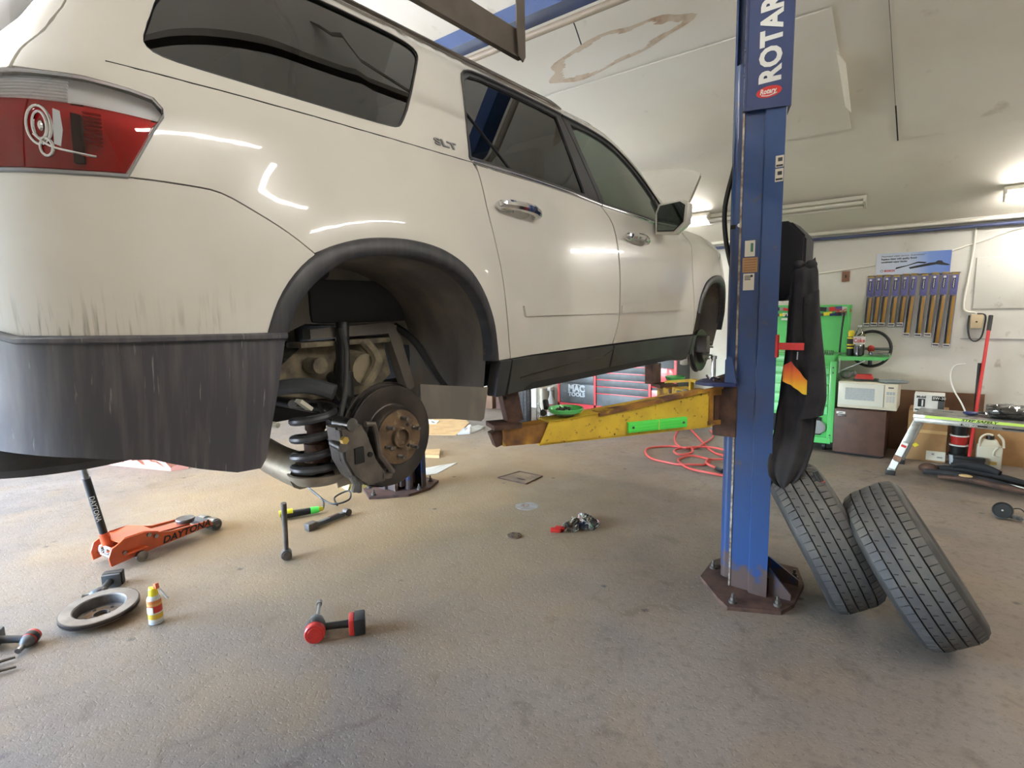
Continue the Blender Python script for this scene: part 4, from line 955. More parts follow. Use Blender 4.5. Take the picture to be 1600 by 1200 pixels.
# swing arms -------------------------------------------------------
A0, A1 = V3(-.884, 2.758, .867), V3(-1.484, 1.813, .867)
AD = (A1 - A0).normalized(); AN = V3(-AD.y, AD.x, 0); AN = AN if AN.x > 0 else -AN     # points to the photographer's side
def ap(d, z, n=0.0): return A0 + AD * d + AN * n + V3(0, 0, z - .867)
arm = thing('swing_arm', 'yellow swing arm reaching back under the rear door of the car', 'lift arm', ap(0, .867))
mb = MB(); q = [(.02, .860), (.955, .852), (.905, .955), (.62, .977), (.02, 1.032)]
mb.prism([ap(d, z) for d, z in q], -AN * .008); mb.prism([ap(d, z, -.11) for d, z in q], -AN * .008)
mb.prism([ap(.02, .852), ap(.955, .852), ap(.955, .852, -.118), ap(.02, .852, -.118)], (0, 0, .008))
mb.prism([ap(.02, 1.032), ap(.62, .977), ap(.905, .955), ap(.905, .955, -.118), ap(.62, .977, -.118), ap(.02, 1.032, -.118)], (0, 0, -.008))
mb.build('outer_tube', 'yellow', arm, ang=20)
mb = MB(); q = [(.93, .858), (1.118, .862), (1.118, .935), (.90, .948), (.70, .955), (.70, .87)]
mb.prism([ap(d, z, -.014) for d, z in q], -AN * .09); inn = mb.build('inner_tube', 'yellow_worn', arm, ang=20); inn['label'] = 'rust brown extension tube'
mb = MB(); mb.box(ap(1.10, .950, -.06), (.13, .13, .022), frame(AD, (0, 0, 1)), .004); mb.build('pad_plate', 'rust_dark', arm)
mb = MB(); mb.box(ap(1.135, .895, -.06), (.05, .06, .07), frame(AD, (0, 0, 1)) @ Matrix.Rotation(R(20), 3, 'Y'), .006); mb.build('end_stop', 'rust_dark', arm)
mb = MB(); mb.prism([ap(1.085, .962, -.04), ap(1.03, .962, -.04), ap(1.065, 1.10, -.02), ap(1.12, 1.10, -.02)], -AN * .07); mb.prism([ap(1.03, .962, -.06), ap(1.005, .962, -.06), ap(1.03, 1.10, -.06), ap(1.06, 1.10, -.06)], -AN * .04); ad_ = mb.build('lift_adapter', 'rust_dark', arm); ad_['label'] = 'brown steel adapter under the sill'
mb = MB(); mb.cyl(ap(1.105, 1.075, -.0195), ap(1.105, 1.075, -.0185), .008, n=10); mb.build('adapter_hole', 'dark', ad_)
mb = MB(); mb.prism([ap(-.10, .862, .004), ap(.05, .862, .004), ap(.05, .885, .004), ap(-.06, .885, .004), ap(-.06, 1.012, .004), ap(.05, 1.012, .004), ap(.05, 1.036, .004), ap(-.10, 1.045, .004)], -AN * .02)
mb.prism([ap(.02, .862, .006), ap(.045, .862, .006), ap(.045, 1.036, .006), ap(.02, 1.036, .006)], -AN * .12); mb.build('clevis', 'yellow_worn', arm)
mb = MB(); mb.box(ap(-.02, .948, -.03), (.05, .05, .16), frame(AD, (0, 0, 1))); mb.cyl(ap(-.06, .86, -.05), ap(-.06, 1.05, -.05), .022); mb.build('pivot_block', 'rust_dark', arm)
mb = MB(); mb.prism([ap(-.06, 1.062, .012), ap(.10, 1.046, .012), ap(.50, .990, .012), ap(.66, .972, .012), ap(.66, .962, .012), ap(.50, .978, .012), ap(.10, 1.030, .012), ap(-.06, 1.046, .012)], -AN * .010)
mb.prism([ap(.10, 1.046, .012), ap(.50, .990, .012), ap(.66, .972, .012), ap(.66, .972, -.07), ap(.50, .990, -.05), ap(.10, 1.046, -.02)], (0, 0, .004)); mb.build('toe_guard', 'yellow_worn', arm)
MB().cyl(ap(.575, .868, .002), ap(.575, .868, -.002), .004, n=8).build('rivet', 'dark', arm)
# magnetic strip stuck on the arm, parts trays
mb = MB(); c = ap(.347, .8955, .010); mb.box(c, (.325, .018, .050), frame(AD, (0, .012, 1)), .003)
for z in (-.014, 0, .014): mb.box(c + V3(0, 0, z) + AN * .009, (.325, .004, .005), frame(AD, (0, .012, 1)))
ms = mb.build('magnetic_strip', 'green_bright'); tag(ms, 'bright green magnetic tool strip stuck on the yellow swing arm', 'tool strip')
for k in (-.14, .14):
    mb = MB(); p = c + AD * k + AN * .0115; mb.cyl(p, p + AN * .002, .006, n=10); mb.build('screw', 'toolgrey', ms)
mb = MB(); p = c + AN * .0112; mb.box(p, (.004, .003, .046), frame(AD, (0, 0, 1))); mb.build('centre_mark', 'lime', ms)
def tray(c, r, label, junk):
    t = thing('parts_tray', label, 'parts tray', c)
    c = Vector(c); mb = MB(); mb.lathe(c + V3(0, 0, .014), (0, 0, 1), [(.004, .001), (0, r * .78), (.006, r * .92), (.022, r), (.024, r * .97), (.008, r * .88), (.005, r * .6), (.005, .001)], 32); mb.build('dish', 'green', t)
    mb = MB(); mb.lathe(c, (0, 0, 1), [(0, .001), (0, r * .5), (.014, r * .55), (.014, .001)], 24); mb.build('magnet_base', 'steel', t)
    return t
TC = ap(.80, .966, -.055)
tray(TC, .082, 'green round parts tray holding dark bolts on the yellow arm', True)
rnd = random.Random(3)
for k in range(7):
    p = TC + V3(rnd.uniform(-.045, .03), rnd.uniform(-.035, .035), .030 + .004 * (k % 2)); a = rnd.uniform(0, 6.3); u = V3(math.cos(a), math.sin(a), rnd.uniform(0, .3))
    mb = MB(); mb.cyl(p, p + u * .026, .0042, n=8); mb.cyl(p - u * .007, p, .0085, n=6); b_ = mb.build('bolt', 'castiron'); tag(b_, 'dark bolt lying in the green tray on the yellow arm', 'bolt', 'bolts in the parts tray')
mb = MB(); p = TC + V3(-.082, -.035, .032); mb.cyl(p, p + V3(-.02, .02, .03), .014, n=12); mb.cyl(p + V3(-.004, -.02, -.02), p + V3(-.014, -.01, -.02), .015, n=12); k_ = mb.build('socket', 'black'); tag(k_, 'black socket leaning on the rim of the green tray near the arm tip', 'socket')
# front swing arm
F0, F1 = V3(-.90, 2.88, .90), V3(-1.40, 3.30, .90); FD = (F1 - F0).normalized(); FN = V3(FD.y, -FD.x, 0); FN = FN if FN.y < 0 else -FN
def fp(d, z, n=0.0): return F0 + FD * d + FN * n + V3(0, 0, z - .90)
arm2 = thing('swing_arm', 'shorter yellow swing arm reaching forward towards the front wheel', 'lift arm', F0)
mb = MB(); mb.box(fp(.20, .93, 0), (.46, .10, .11), frame(FD, (0, 0, 1)), .008); mb.build('outer_tube', 'yellow', arm2)
mb = MB(); mb.box(fp(.52, .925, 0), (.24, .08, .08), frame(FD, (0, 0, 1)), .006); mb.build('inner_tube', 'yellow_worn', arm2)
mb = MB(); mb.box(fp(.62, .968, 0), (.13, .12, .022), frame(FD, (0, 0, 1)), .004); mb.cyl(fp(.62, .90, 0), fp(.62, .968, 0), .035); mb.build('pad_plate', 'rust_dark', arm2)
mb = MB(); mb.box(V3(-1.42, 3.262, 1.04), (.012, .115, .125), None, .003); mb.box(V3(-1.45, 3.262, 1.04), (.05, .10, .125), None, .003); mb.build('lift_adapter', 'rust_dark', arm2)
mb = MB(); mb.prism([fp(.02, 1.055, .05), fp(.18, 1.062, .07), fp(.50, 1.012, .06), fp(.50, .998, .06), fp(.18, 1.045, .07), fp(.02, 1.04, .05)], -FN * .03); mb.prism([fp(.18, 1.05, .07), fp(.20, 1.05, .07), fp(.20, .96, .07), fp(.18, .96, .07)], -FN * .02); mb.build('toe_guard', 'yellow', arm2)
mb = MB(); mb.box(fp(.22, .985, .075), (.05, .012, .03), frame(FD, (0, 0, 1)), .003); mb.box(fp(.30, .96, .07), (.04, .02, .04), frame(FD, (0, 0, 1)), .004); mb.cyl(fp(.08, .97, .09), fp(.26, .965, .085), .012); mb.cyl(fp(.10, .90, .08), fp(.26, .90, .085), .016); mb.build('ratchet_gear', 'steel', arm2)
tray(V3(-1.335, 3.355, .98), .062, 'green parts tray beside the front lift adapter near the front wheel', False)
# ------------------------------------------------------------------ overhead door track
mb = MB(); tx = -1.5
trk = thing('door_track', 'dark steel overhead door track with a hanger strap above the car', 'door track', (tx, 1.99, 2.50))
mb.prism([(tx - .012, 2.0, 2.505), (tx + .012, 2.0, 2.505), (tx + .012, 2.0, 2.512), (tx - .004, 2.0, 2.512), (tx - .004, 2.0, 2.625), (tx - .012, 2.0, 2.625)], (0, -4.4, 0)); mb.build('rail', 'track', trk)
mb = MB(); mb.prism([(tx + .015, 1.955, 2.62), (tx + .015, 1.965, 2.505), (tx + .015, 1.995, 2.49), (tx + .015, 2.012, 2.515), (tx + .015, 2.012, 2.62), (tx + .015, 2.012, ZC), (tx + .015, 1.955, ZC)], (.005, 0, 0)); mb.build('hanger_strap', 'track', trk)
o = MB().tube([(-1.90, 3.05, 3.20), (-1.87, 3.05, 3.13), (-1.83, 3.05, 3.02)], .004, 6).build('hanging_wire', 'ink'); tag(o, 'short dark wire hanging from the lift crossbeam pipe', 'wire')

# ------------------------------------------------------------------ tyres by the post
def tyre(c, ax, Ro, W, label, groups=None, rim=True, name='tyre', spin=0.0):
    """tyre with ribs cut by circumferential grooves and sipes, shoulder blocks; alloy wheel inside"""
    c = Vector(c); ax = Vector(ax).normalized(); u = ax.cross(V3(0, 0, 1)).normalized(); w_ = ax.cross(u)
    t = thing(name, label, 'tyre', c, group=groups)
    h = W / 2; Ri = Ro - .115
    prof = []
    for x in (-.98, -.62): pass
    def P_(xo, r, a): return c + ax * (xo * h) + r * (math.cos(a) * u + math.sin(a) * w_)
    base = [(-.80, Ri - .004), (-.95, Ri + .012), (-1.16, Ri + .045), (-1.20, Ri + .065), (-1.12, Ro - .028), (-.98, Ro - .010)]
    top = [(-.80, Ro - .003), (-.40, Ro), (0, Ro + .001), (.40, Ro), (.80, Ro - .003)]
    full = base + [(-.9, Ro - .006)] + top + [(.9, Ro - .006)] + [(-x, r) for x, r in base[::-1]] 
    # carcass (a little under the tread)
    mb = MB(); n = 72
    prof = base[:5] + [(-.96, Ro - .014), (-.5, Ro - .009), (.5, Ro - .009), (.96, Ro - .014)] + [(-x, r) for x, r in base[:5][::-1]]
    mb.skin([[mb.bm.verts.new(P_(x, r, 2 * PI * k / n)) for k in range(n)] for x, r in prof], caps=False)
    mb.build('carcass', 'rubber', t, ang=40)
    # tread ribs
    ribs = [(-.98, -.64), (-.58, -.24), (-.18, .18), (.24, .58), (.64, .98)]
    tr = MB(); n = 180
    def rr(x): return Ro - .010 * max(0, abs(x) - .62) / .36 * 1.2 - .001 * abs(x)
    for bi, (x0, x1) in enumerate(ribs):
        sh = bi in (0, 4)
        if sh:
            # shoulder blocks: separate lugs
            for k in range(60):
                a0 = 2 * PI * (k + .06) / 60; a1 = 2 * PI * (k + .94) / 60; xs = (x0, (x0 + x1) / 2, x1)
                V = [[[tr.bm.verts.new(P_(x, rr(x) - d, a)) for x in xs] for a in (a0, (a0 + a1) / 2, a1)] for d in (0, .012)]
                for i in range(2):
                    for j in range(2): tr.bm.faces.new((V[0][i][j], V[0][i + 1][j], V[0][i + 1][j + 1], V[0][i][j + 1]))
                for i in range(2):
                    tr.bm.faces.new((V[0][i][0], V[1][i][0], V[1][i + 1][0], V[0][i + 1][0])); tr.bm.faces.new((V[0][i][2], V[0][i + 1][2], V[1][i + 1][2], V[1][i][2]))
                    tr.bm.faces.new((V[0][0][i], V[0][0][i + 1], V[1][0][i + 1], V[1][0][i])); tr.bm.faces.new((V[0][2][i], V[1][2][i], V[1][2][i + 1], V[0][2][i + 1]))
        else:
            rings = []
            for x, d in ((x0, .010), (x0, 0), ((x0 + x1) / 2, 0), (x1, 0), (x1, .010)):
                rings.append([tr.bm.verts.new(P_(x, rr(x) - d, 2 * PI * k / n)) for k in range(n)])
            tr.skin(rings, caps=False)
    n0 = len(tr.bm.faces); bmesh.ops.recalc_face_normals(tr.bm, faces=tr.bm.faces[:]); sp = tr
    for (x0, x1) in ribs[1:4]:
        for k in range(48):
            a = 2 * PI * (k + .3) / 48; sk = .020
            q = [(x0 + .03, a), (x0 + (x1 - x0) * .52, a + sk), (x0 + (x1 - x0) * .52, a + sk + .011), (x0 + .03, a + .012)]
            sp.prism([P_(x, rr(x) + .0003, b) for x, b in q], -(P_(0, .001, a) - c).normalized() * .0009)
    for i_, f_ in enumerate(tr.bm.faces):
        if i_ >= n0: f_.material_index = 1
    td = tr.build('tread', 'tread', t, ang=25); td.data.materials.append(M['groove'])
    if rim:
        mb = MB(); Rr = Ri
        mb.lathe(c - ax * h, ax, [(.02, Rr), (.0, Rr + .006), (.01, Rr - .012), (W * .45, Rr - .03), (W - .01, Rr - .012), (W, Rr + .006), (W - .02, Rr)], 48, u=u)
        mb.lathe(c - ax * h, ax, [(W * .72, .001), (W * .72, .075), (W * .66, .08), (W * .62, .07), (W * .62, .001)], 32, u=u)
        for k in range(6):
            a = 2 * PI * k / 6 + spin; q = [(.06, -.20), (.06, .20), (Rr - .02, .10), (Rr - .02, -.10)]
            mb.prism([P_(.0, r, a + d) + ax * (W * .22) for r, d in q], -ax * .03)
        mb.build('wheel_rim', 'aluminium', t)
    return t
tyre((-.403, 2.881, .352), (.826, .332, .456), .345, .20, 'worn tyre leaning against the blue post, under the black coveralls')
tyre((-.056, 2.804, .345), (.832, .162, .53), .345, .20, 'worn tyre at the right, leaning on another tyre', spin=.4)
tyre((-4.22, 5.52, .375), (.79, .61, 0.0), .375, .20, 'upright tyre on the floor behind the far tip of the yellow arm')
# long screwdriver wedged between the tyres
sd = thing('pry_bar', 'long pry bar with red and black handle lying on the tyres', 'pry bar', (-.20, 2.80, .60))
# pry bar between the tyres
mb = MB(); p0, p1 = V3(-.418, 2.735, .685), V3(-.300, 2.735, .478); d_ = (p1 - p0).normalized()
mb.cyl(p0 + d_ * .05, p1, .0048, n=10); mb.build('shaft', 'steel', sd)
mb = MB(); mb.cyl(p0 - d_ * .02, p0 + d_ * .03, .013, .015, 12); mb.build('handle', 'black', sd)
mb = MB(); mb.cyl(p0 + d_ * .03, p0 + d_ * .055, .015, .010, 12); mb.build('handle_collar', 'red_tool', sd)
mb = MB(); mb.tube([p1, p1 + d_ * .012 + V3(.006, 0, 0), p1 + d_ * .016 + V3(.02, 0, -.002)], .005, 8); mb.build('tip', 'steel', sd)
# ------------------------------------------------------------------ black coveralls hung on the post
OUT = [(1.650, -.575, -.487), (1.60, -.588, -.478), (1.46, -.592, -.470), (1.30, -.597, -.456), (1.20, -.603, -.446), (1.09, -.615, -.434), (1.01, -.62, -.418), (.965, -.625, -.430), (.945, -.63, -.452), (.85, -.635, -.454), (.78, -.638, -.455), (.70, -.638, -.468), (.655, -.625, -.490), (.62, -.590, -.520), (.605, -.555, -.535)]
def cov(u, v):
    z = 1.652 - u * (1.652 - .605); x0 = ip(-z, [-o_[0] for o_ in OUT], [o_[1] for o_ in OUT]); x1 = ip(-z, [-o_[0] for o_ in OUT], [o_[2] for o_ in OUT])
    a = 2 * PI * v; xm = (x0 + x1) / 2; hw = (x1 - x0) / 2
    dep = .030 + .028 * math.sin(PI * min(1, u * 1.2)) ** 1.0; cx = math.cos(a); sy = math.sin(a)
    fold = .010 * math.sin(a * 5 + u * 6) + .007 * math.sin(a * 9 - u * 4)
    yb = 2.865 - .135 * sm(.72, 1.0, u)
    top = sm(0, .05, u)
    return V3(xm + hw * cx * (.88 + .12 * top), yb + (dep * sy * top + fold * min(1, u * 5)) * 1.0 , z + .012 * math.cos(a * 2) * (1 - top))
cvr = thing('coveralls', 'black coveralls with a flame patch hanging on the blue post', 'coveralls', (-.53, 2.87, .62))
mb = MB(); mb.grid(lambda u, v: cov(u, 1 - v if v else 0), 60, 64); mb.ell((-.558, 2.865, 1.632), (.026, .03, .022)); mb.ell((-.508, 2.865, 1.630), (.026, .03, .022)); mb.build('body_cloth', 'cloth_black', cvr, ang=80)
def slv(u, v):
    a = 2 * PI * v; z = 1.50 - u * .57; r_ = .030 + .022 * u; x = -.492 + .030 * sm(0, .8, u) - .012 * sm(.85, 1, u); return V3(x + r_ * math.cos(a), 2.815 + .02 * u + r_ * .8 * math.sin(a) + .004 * math.sin(a * 4 + u * 9), z + .015 * math.cos(a))
mb = MB(); mb.grid(slv, 24, 28); mb.skin([mb.ring((-.476, 2.835, .93), (0, 0, 1), .035, 12), mb.ring((-.476, 2.835, .931), (0, 0, 1), .02, 12)]); mb.build('sleeve', 'cloth_black', cvr, ang=80)
M['flame'] = bands('flame', [(0, rgb(244, 206, 60)), (.20, rgb(246, 190, 56)), (.40, rgb(232, 140, 54)), (.60, rgb(214, 96, 52)), (.80, rgb(176, 58, 56))], 'Z', .185, .8, off=.0, const=False)
def patch(u, v):
    # tongue of flame colours on the front of the cloth
    x = -.592 + u * .104; zt = 1.205 - .035 * u - .05 * abs(u - .35) * 2; zb = 1.085 - .045 * sm(.25, 1, u) + .012 * (1 - sm(0, .3, u)); z = zb + (zt - zb) * v
    return V3(x, 2.792 - .006 * math.sin(u * 16) - .012 * math.sin(PI * u), z)
mb = MB(); mb.grid(patch, 18, 12); pa = mb.build('flame_patch', 'flame', cvr, ang=80); pa['label'] = 'red, orange and yellow flame coloured patch'
me_ = pa.data
for v_ in me_.vertices: v_.co.z -= .42
pa.location.z += .42
mb = MB(); mb.cyl((-.535, 2.80, 1.20), (-.533, 2.795, 1.235), .003, n=6); mb.build('zip_pull', 'steel', cvr)

# ------------------------------------------------------------------ floor jack
JO = V3(-3.838, .908, 0); JD = V3(-.150, .988, 0).normalized(); JS = V3(.988, .150, 0).normalized()
def jp(d, s_, z): return JO + JD * d + JS * s_ + V3(0, 0, z)
jack = thing('floor_jack', 'orange low profile floor jack with its handle upright', 'floor jack', jp(.3, 0, 0))
pr = [(.0, .022), (-.008, .075), (.012, .128), (.05, .145), (.08, .165), (.20, .165), (.26, .140), (.34, .112), (.60, .098), (.62, .060), (.36, .048), (.16, .040), (.07, .030)]
for s_ in (.105, -.105):
    mb = MB(); mb.prism([jp(d, s_ - .005, z) for d, z in pr], JS * .010); bmesh.ops.bevel(mb.bm, geom=list(mb.bm.edges), offset=.002, segments=1, affect='EDGES'); pl_ = mb.build('side_plate', 'orange', jack)
    if s_ > 0:
        for d, z in ((.075, .082), (.215, .140), (.255, .118)): mb = MB(); mb.cyl(jp(d, s_ + .004, z), jp(d, s_ + .016, z), .013, n=6); mb.build('bolt', 'steel', pl_)
mb = MB(); mb.prism([jp(.06, -.10, .150), jp(.09, -.10, .168), jp(.20, -.10, .168), jp(.28, -.10, .138), jp(.28, .10, .138), jp(.20, .10, .168), jp(.09, .10, .168), jp(.06, .10, .150)], (0, 0, -.006)); mb.build('cover_plate', 'orange', jack)
mb = MB(); mb.prism([jp(.24, -.05, .118), jp(.50, -.05, .100), jp(.50, .05, .100), jp(.24, .05, .118)], (0, 0, -.05)); mb.build('lift_beam', 'orange', jack)
mb = MB(); mb.prism([jp(.30, -.09, .104), jp(.50, -.09, .092), jp(.50, .09, .092), jp(.30, .09, .104)], (0, 0, -.01)); mb.build('deck', 'grime', jack)
mb = MB(); mb.lathe(jp(.50, 0, .100), (0, 0, 1), [(0, .02), (.0, .050), (.022, .058), (.030, .055), (.028, .045), (.028, .001)], 28); mb.build('saddle', 'castiron', jack)
mb = MB(); mb.cyl(jp(.655, -.085, .042), jp(.655, -.02, .042), .042, n=24); mb.cyl(jp(.655, .02, .042), jp(.655, .085, .042), .042, n=24); mb.cyl(jp(.655, -.10, .042), jp(.655, .10, .042), .014); mb.build('front_roller', 'steel', jack)
mb = MB(); mb.box(jp(.625, 0, .062), (.09, .21, .030), frame(JD, (0, 0, 1)), .004); mb.cyl(jp(.655, .088, .042), jp(.655, .094, .042), .033, n=24); mb.build('roller_bracket', 'toolgrey', jack)
for s_ in (.125, -.125):
    mb = MB(); mb.cyl(jp(.155, s_ - .012, .032), jp(.155, s_ + .014, .032), .032, n=20); mb.build('rear_caster', 'steel', jack)
    mb = MB(); mb.prism([jp(.10, s_ - .018, .07), jp(.18, s_ - .018, .07), jp(.165, s_ - .018, .028), jp(.145, s_ - .018, .028)], JS * .004); mb.prism([jp(.08, s_ - .01, .072), jp(.19, s_ - .01, .078), jp(.19, s_ + .02, .078), jp(.08, s_ + .02, .072)], (0, 0, .005)); mb.build('caster_fork', 'orange', jack)
mb = MB(); mb.cyl(jp(.03, -.10, .060), jp(.03, .10, .060), .012); mb.cyl(jp(.04, -.06, .10), jp(.04, .06, .10), .022); mb.cyl(jp(.01, -.03, .10), jp(.14, -.03, .085), .020); mb.cyl(jp(.01, .035, .10), jp(.14, .035, .085), .016); mb.build('hydraulic_pump', 'chrome', jack)
mb = MB(); hb, ht = V3(-3.87, .955, .10), V3(-3.905, .885, .640); hd = (ht - hb).normalized(); mb.cyl(hb, hb + hd * .09, .027, n=16); mb.build('handle_socket', 'orange', jack)
mb = MB(); mb.cyl(hb + hd * .03, hb + hd * .44, .021, n=18); hn = mb.build('handle', 'black', jack)
mb = MB(); mb.cyl(hb + hd * .44, hb + hd * .545, .017, n=18); mb.cyl(hb + hd * .436, hb + hd * .445, .023, n=18); mb.build('handle_tip', 'steel', hn)
hv = V3(.64, -.20, 0); hv = (hv - hd * hv.dot(hd)).normalized()
lettering('handle_lettering', 'DAYTONA', .036, hb + hd * .33 + hv * .022 - hd.cross(hv) * .012, -hd, hd.cross(hv) * -1 if (hd.cross(hv) * -1).dot(V3(0, 1, 0)) > 0 else hd.cross(hv), 'paper', hn, ext=.0006, sx=.9)
lettering('plate_lettering', 'DAYTONA', .060, jp(.290, .1106, .052), JD + V3(0, 0, .04), (0, 0, 1), 'ink', jack, ext=.0006, bold=.0015, sx=1.05, shear=.25)

# ------------------------------------------------------------------ tools on the floor
def impact(label, o_, ax, hd, hl, hr, bodylen, body, accent, ext, batt, name='impact_wrench'):
    """cordless tool lying on its side: motor body along ax, grip along hd, battery at the end"""
    o_ = Vector(o_); ax = Vector(ax).normalized(); hd = Vector(hd); hd = (hd - ax * hd.dot(ax)).normalized(); up = ax.cross(hd)
    if up.z < 0: up = -up
    t = thing(name, label, 'impact wrench', (o_.x, o_.y, 0)); L_ = bodylen
    mb = MB(); mb.lathe(o_, ax, [(0, hr * .90), (.003, hr * .97), (.008, hr), (L_ * .45, hr), (L_ * .5, hr * .93)], 24, caps=True); mb.build('motor_housing', body, t)
    mb = MB(); mb.lathe(o_, ax, [(L_ * .48, hr * .90), (L_ * .55, hr * .94), (L_ * .82, hr * .72), (L_ * .95, hr * .42), (L_, hr * .40)], 24, caps=True); mb.build('gear_case', 'toolgrey', t)
    mb = MB(); mb.lathe(o_ - ax * .003, ax, [(0, .001), (0, hr * .66), (.004, hr * .70)], 24, caps=True)
    for k in (-1, 1): mb.box(o_ - ax * .004 + up * k * hr * .25, (.004, hr * 1.1, .004), frame(ax, up))
    mb.build('end_cap', accent, t)
    mb = MB(); mb.lathe(o_, ax, [(L_ * .2, hr * 1.03), (L_ * .24, hr * 1.05), (L_ * .42, hr * 1.05), (L_ * .46, hr * 1.03)], 24); mb.build('grip_band', 'black', t)
    mb = MB(); mb.tube([o_ + ax * L_ * .42, o_ + ax * L_ * .38 + hd * hl * .4, o_ + ax * L_ * .34 + hd * hl], lambda u: .019 - .003 * math.sin(PI * u), 14, smooth=4); mb.build('grip', 'black', t)
    b0 = o_ + ax * L_ * .30 + hd * (hl + .008)
    mb = MB(); mb.box(b0, (.085, .024, .072), frame(ax, up), .006); mb.build('foot', accent, t)
    mb = MB(); mb.box(b0 + hd * .036, (.095, .048, .076), frame(ax, up), .008); bt = mb.build('battery', 'black', t)
    mb = MB(); mb.box(b0 + hd * .036 + ax * .0475, (.004, .04, .05), frame(ax, up), .001); mb.build('battery_clip', batt, bt)
    if ext:
        mb = MB(); mb.cyl(o_ + ax * L_, o_ + ax * (L_ + ext), .0085, n=12); mb.cyl(o_ + ax * (L_ + ext - .028), o_ + ax * (L_ + ext), .013, n=12); mb.build('extension_bar', 'steel', t)
    else:
        mb = MB(); mb.cyl(o_ + ax * L_, o_ + ax * (L_ + .03), .010, n=12); mb.build('anvil', 'steel', t)
    return t
impact('red and black cordless impact wrench with an extension bar, in mid floor', (-2.115, 1.225, .047), (-.80, .60, -.02), (.6, .8, 0), .150, .045, .150, 'red_tool', 'red_tool', .155, 'red_tool')
impact('dark cordless ratchet lying behind the brake rotor on the floor', (-3.37, .80, .036), (-.55, -.83, 0), (.10, .99, 0), .135, .030, .075, 'castiron', 'toolgrey', 0, 'toolgrey', 'cordless_ratchet')
impact('worn red cordless impact driver at the left edge of the floor', (-3.185, .475, .036), (.72, -.65, -.12), (-.2, -.98, 0), .13, .031, .085, 'red_tool', 'toolgrey', .03, 'toolgrey', 'impact_driver')
pt = thing('pliers', 'dark pliers tips poking in at the lower left edge', 'pliers', (-3.0, .30, 0))
for (a, b) in (((-3.072, .385, .014), (-3.10, .22, .014)), ((-2.985, .372, .012), (-3.03, .22, .016))): mb = MB(); mb.tube([a, ((a[0] + b[0]) / 2, (a[1] + b[1]) / 2, .018), b], lambda u: .005 + .008 * u, 10); mb.build('jaw', 'castiron', pt)
mb = MB(); mb.cyl((-3.06, .22, .0), (-3.06, .22, .024), .026, n=16); mb.build('pivot', 'castiron', pt)
# brake rotor lying on its hat
br_ = thing('brake_rotor', 'worn brake rotor lying on the floor beside the spray can', 'brake rotor', (-3.185, .725, 0))
mb = MB(); o3 = V3(-3.185, .725, 0); a3 = V3(.03, -.05, 1).normalized()
mb.lathe(o3, a3, [(.004, .052), (.004, .098), (.03, .104), (.032, .160), (.034, .165), (.042, .166), (.043, .160), (.049, .160), (.050, .166), (.058, .165), (.060, .160)], 56); mb.build('friction_ring', 'rotor', br_)
mb = MB(); mb.lathe(o3, a3, [(.0602, .160), (.0602, .112), (.057, .108)], 56); fr_ = mb.build('worn_face', mat('worn_face', rgb(128, 122, 116), .38, .6, col2=rgb(104, 96, 90), scale=10), br_)
mb = MB(); mb.lathe(o3, a3, [(.058, .110), (.055, .106), (.040, .102), (.014, .098), (.012, .092), (.012, .036), (.018, .034), (.018, .030), (.006, .028)], 48); mb.build('hat', 'castiron', br_)
mb = MB(); mb.lathe(o3, a3, [(.0135, .072), (.0135, .038)], 40); mb.build('rust_ring', 'rust', br_)
for k in range(5): mb = MB(); t_ = 2 * PI * k / 5; u_ = a3.orthogonal().normalized(); w_ = a3.cross(u_); p = o3 + a3 * .0145 + .062 * (math.cos(t_) * u_ + math.sin(t_) * w_); mb.cyl(p, p + a3 * .001, .008, n=12); mb.build('stud_hole', 'dark', br_)
# spray can
can = thing('spray_can', 'red and yellow spray can with a trigger cap', 'spray can', (-2.905, .87, 0)); c0 = V3(-2.905, .87, 0)
mb = MB(); mb.lathe(c0, (0, 0, 1), [(0, .028), (.003, .032), (.008, .031), (.018, .031)], 28, caps=True); mb.build('base_rim', 'lightgrey', can)
M['can_print'] = bands('can_print', [(0, rgb(206, 204, 196)), (.10, rgb(208, 172, 60)), (.30, rgb(206, 202, 190)), (.36, rgb(188, 52, 46)), (.62, rgb(206, 150, 84)), (.72, rgb(196, 120, 70)), (.84, rgb(212, 210, 200))], 'Z', .125, .35, off=.015)
mb = MB(); mb.lathe(c0, (0, 0, 1), [(.016, .0312), (.115, .0312), (.128, .028), (.140, .020), (.143, .017)], 32); mb.build('can_body', 'can_print', can)
mb = MB(); mb.lathe(c0, (0, 0, 1), [(.138, .019), (.140, .021), (.170, .019), (.176, .014), (.177, .001)], 24); mb.box(c0 + V3(-.016, -.004, .168), (.02, .014, .014), None, .003); mb.build('cap', 'cordyellow', can)
mb = MB(); mb.box(c0 + V3(.014, .012, .184), (.028, .016, .026), Matrix.Rotation(R(-20), 3, 'Y'), .003); mb.box(c0 + V3(.004, .008, .176), (.016, .014, .014), None, .003); mb.build('trigger', 'orange', can)
mb = MB(); mb.cyl(c0 + V3(.024, .02, .168), c0 + V3(.046, .044, .118), .0045, n=10); mb.build('straw', 'white', can)
mb = MB(); mb.box(c0 + V3(.018, -.026, .075), (.030, .004, .03), rotz(R(35)), .001); mb.build('label_block', 'offwhite', can)
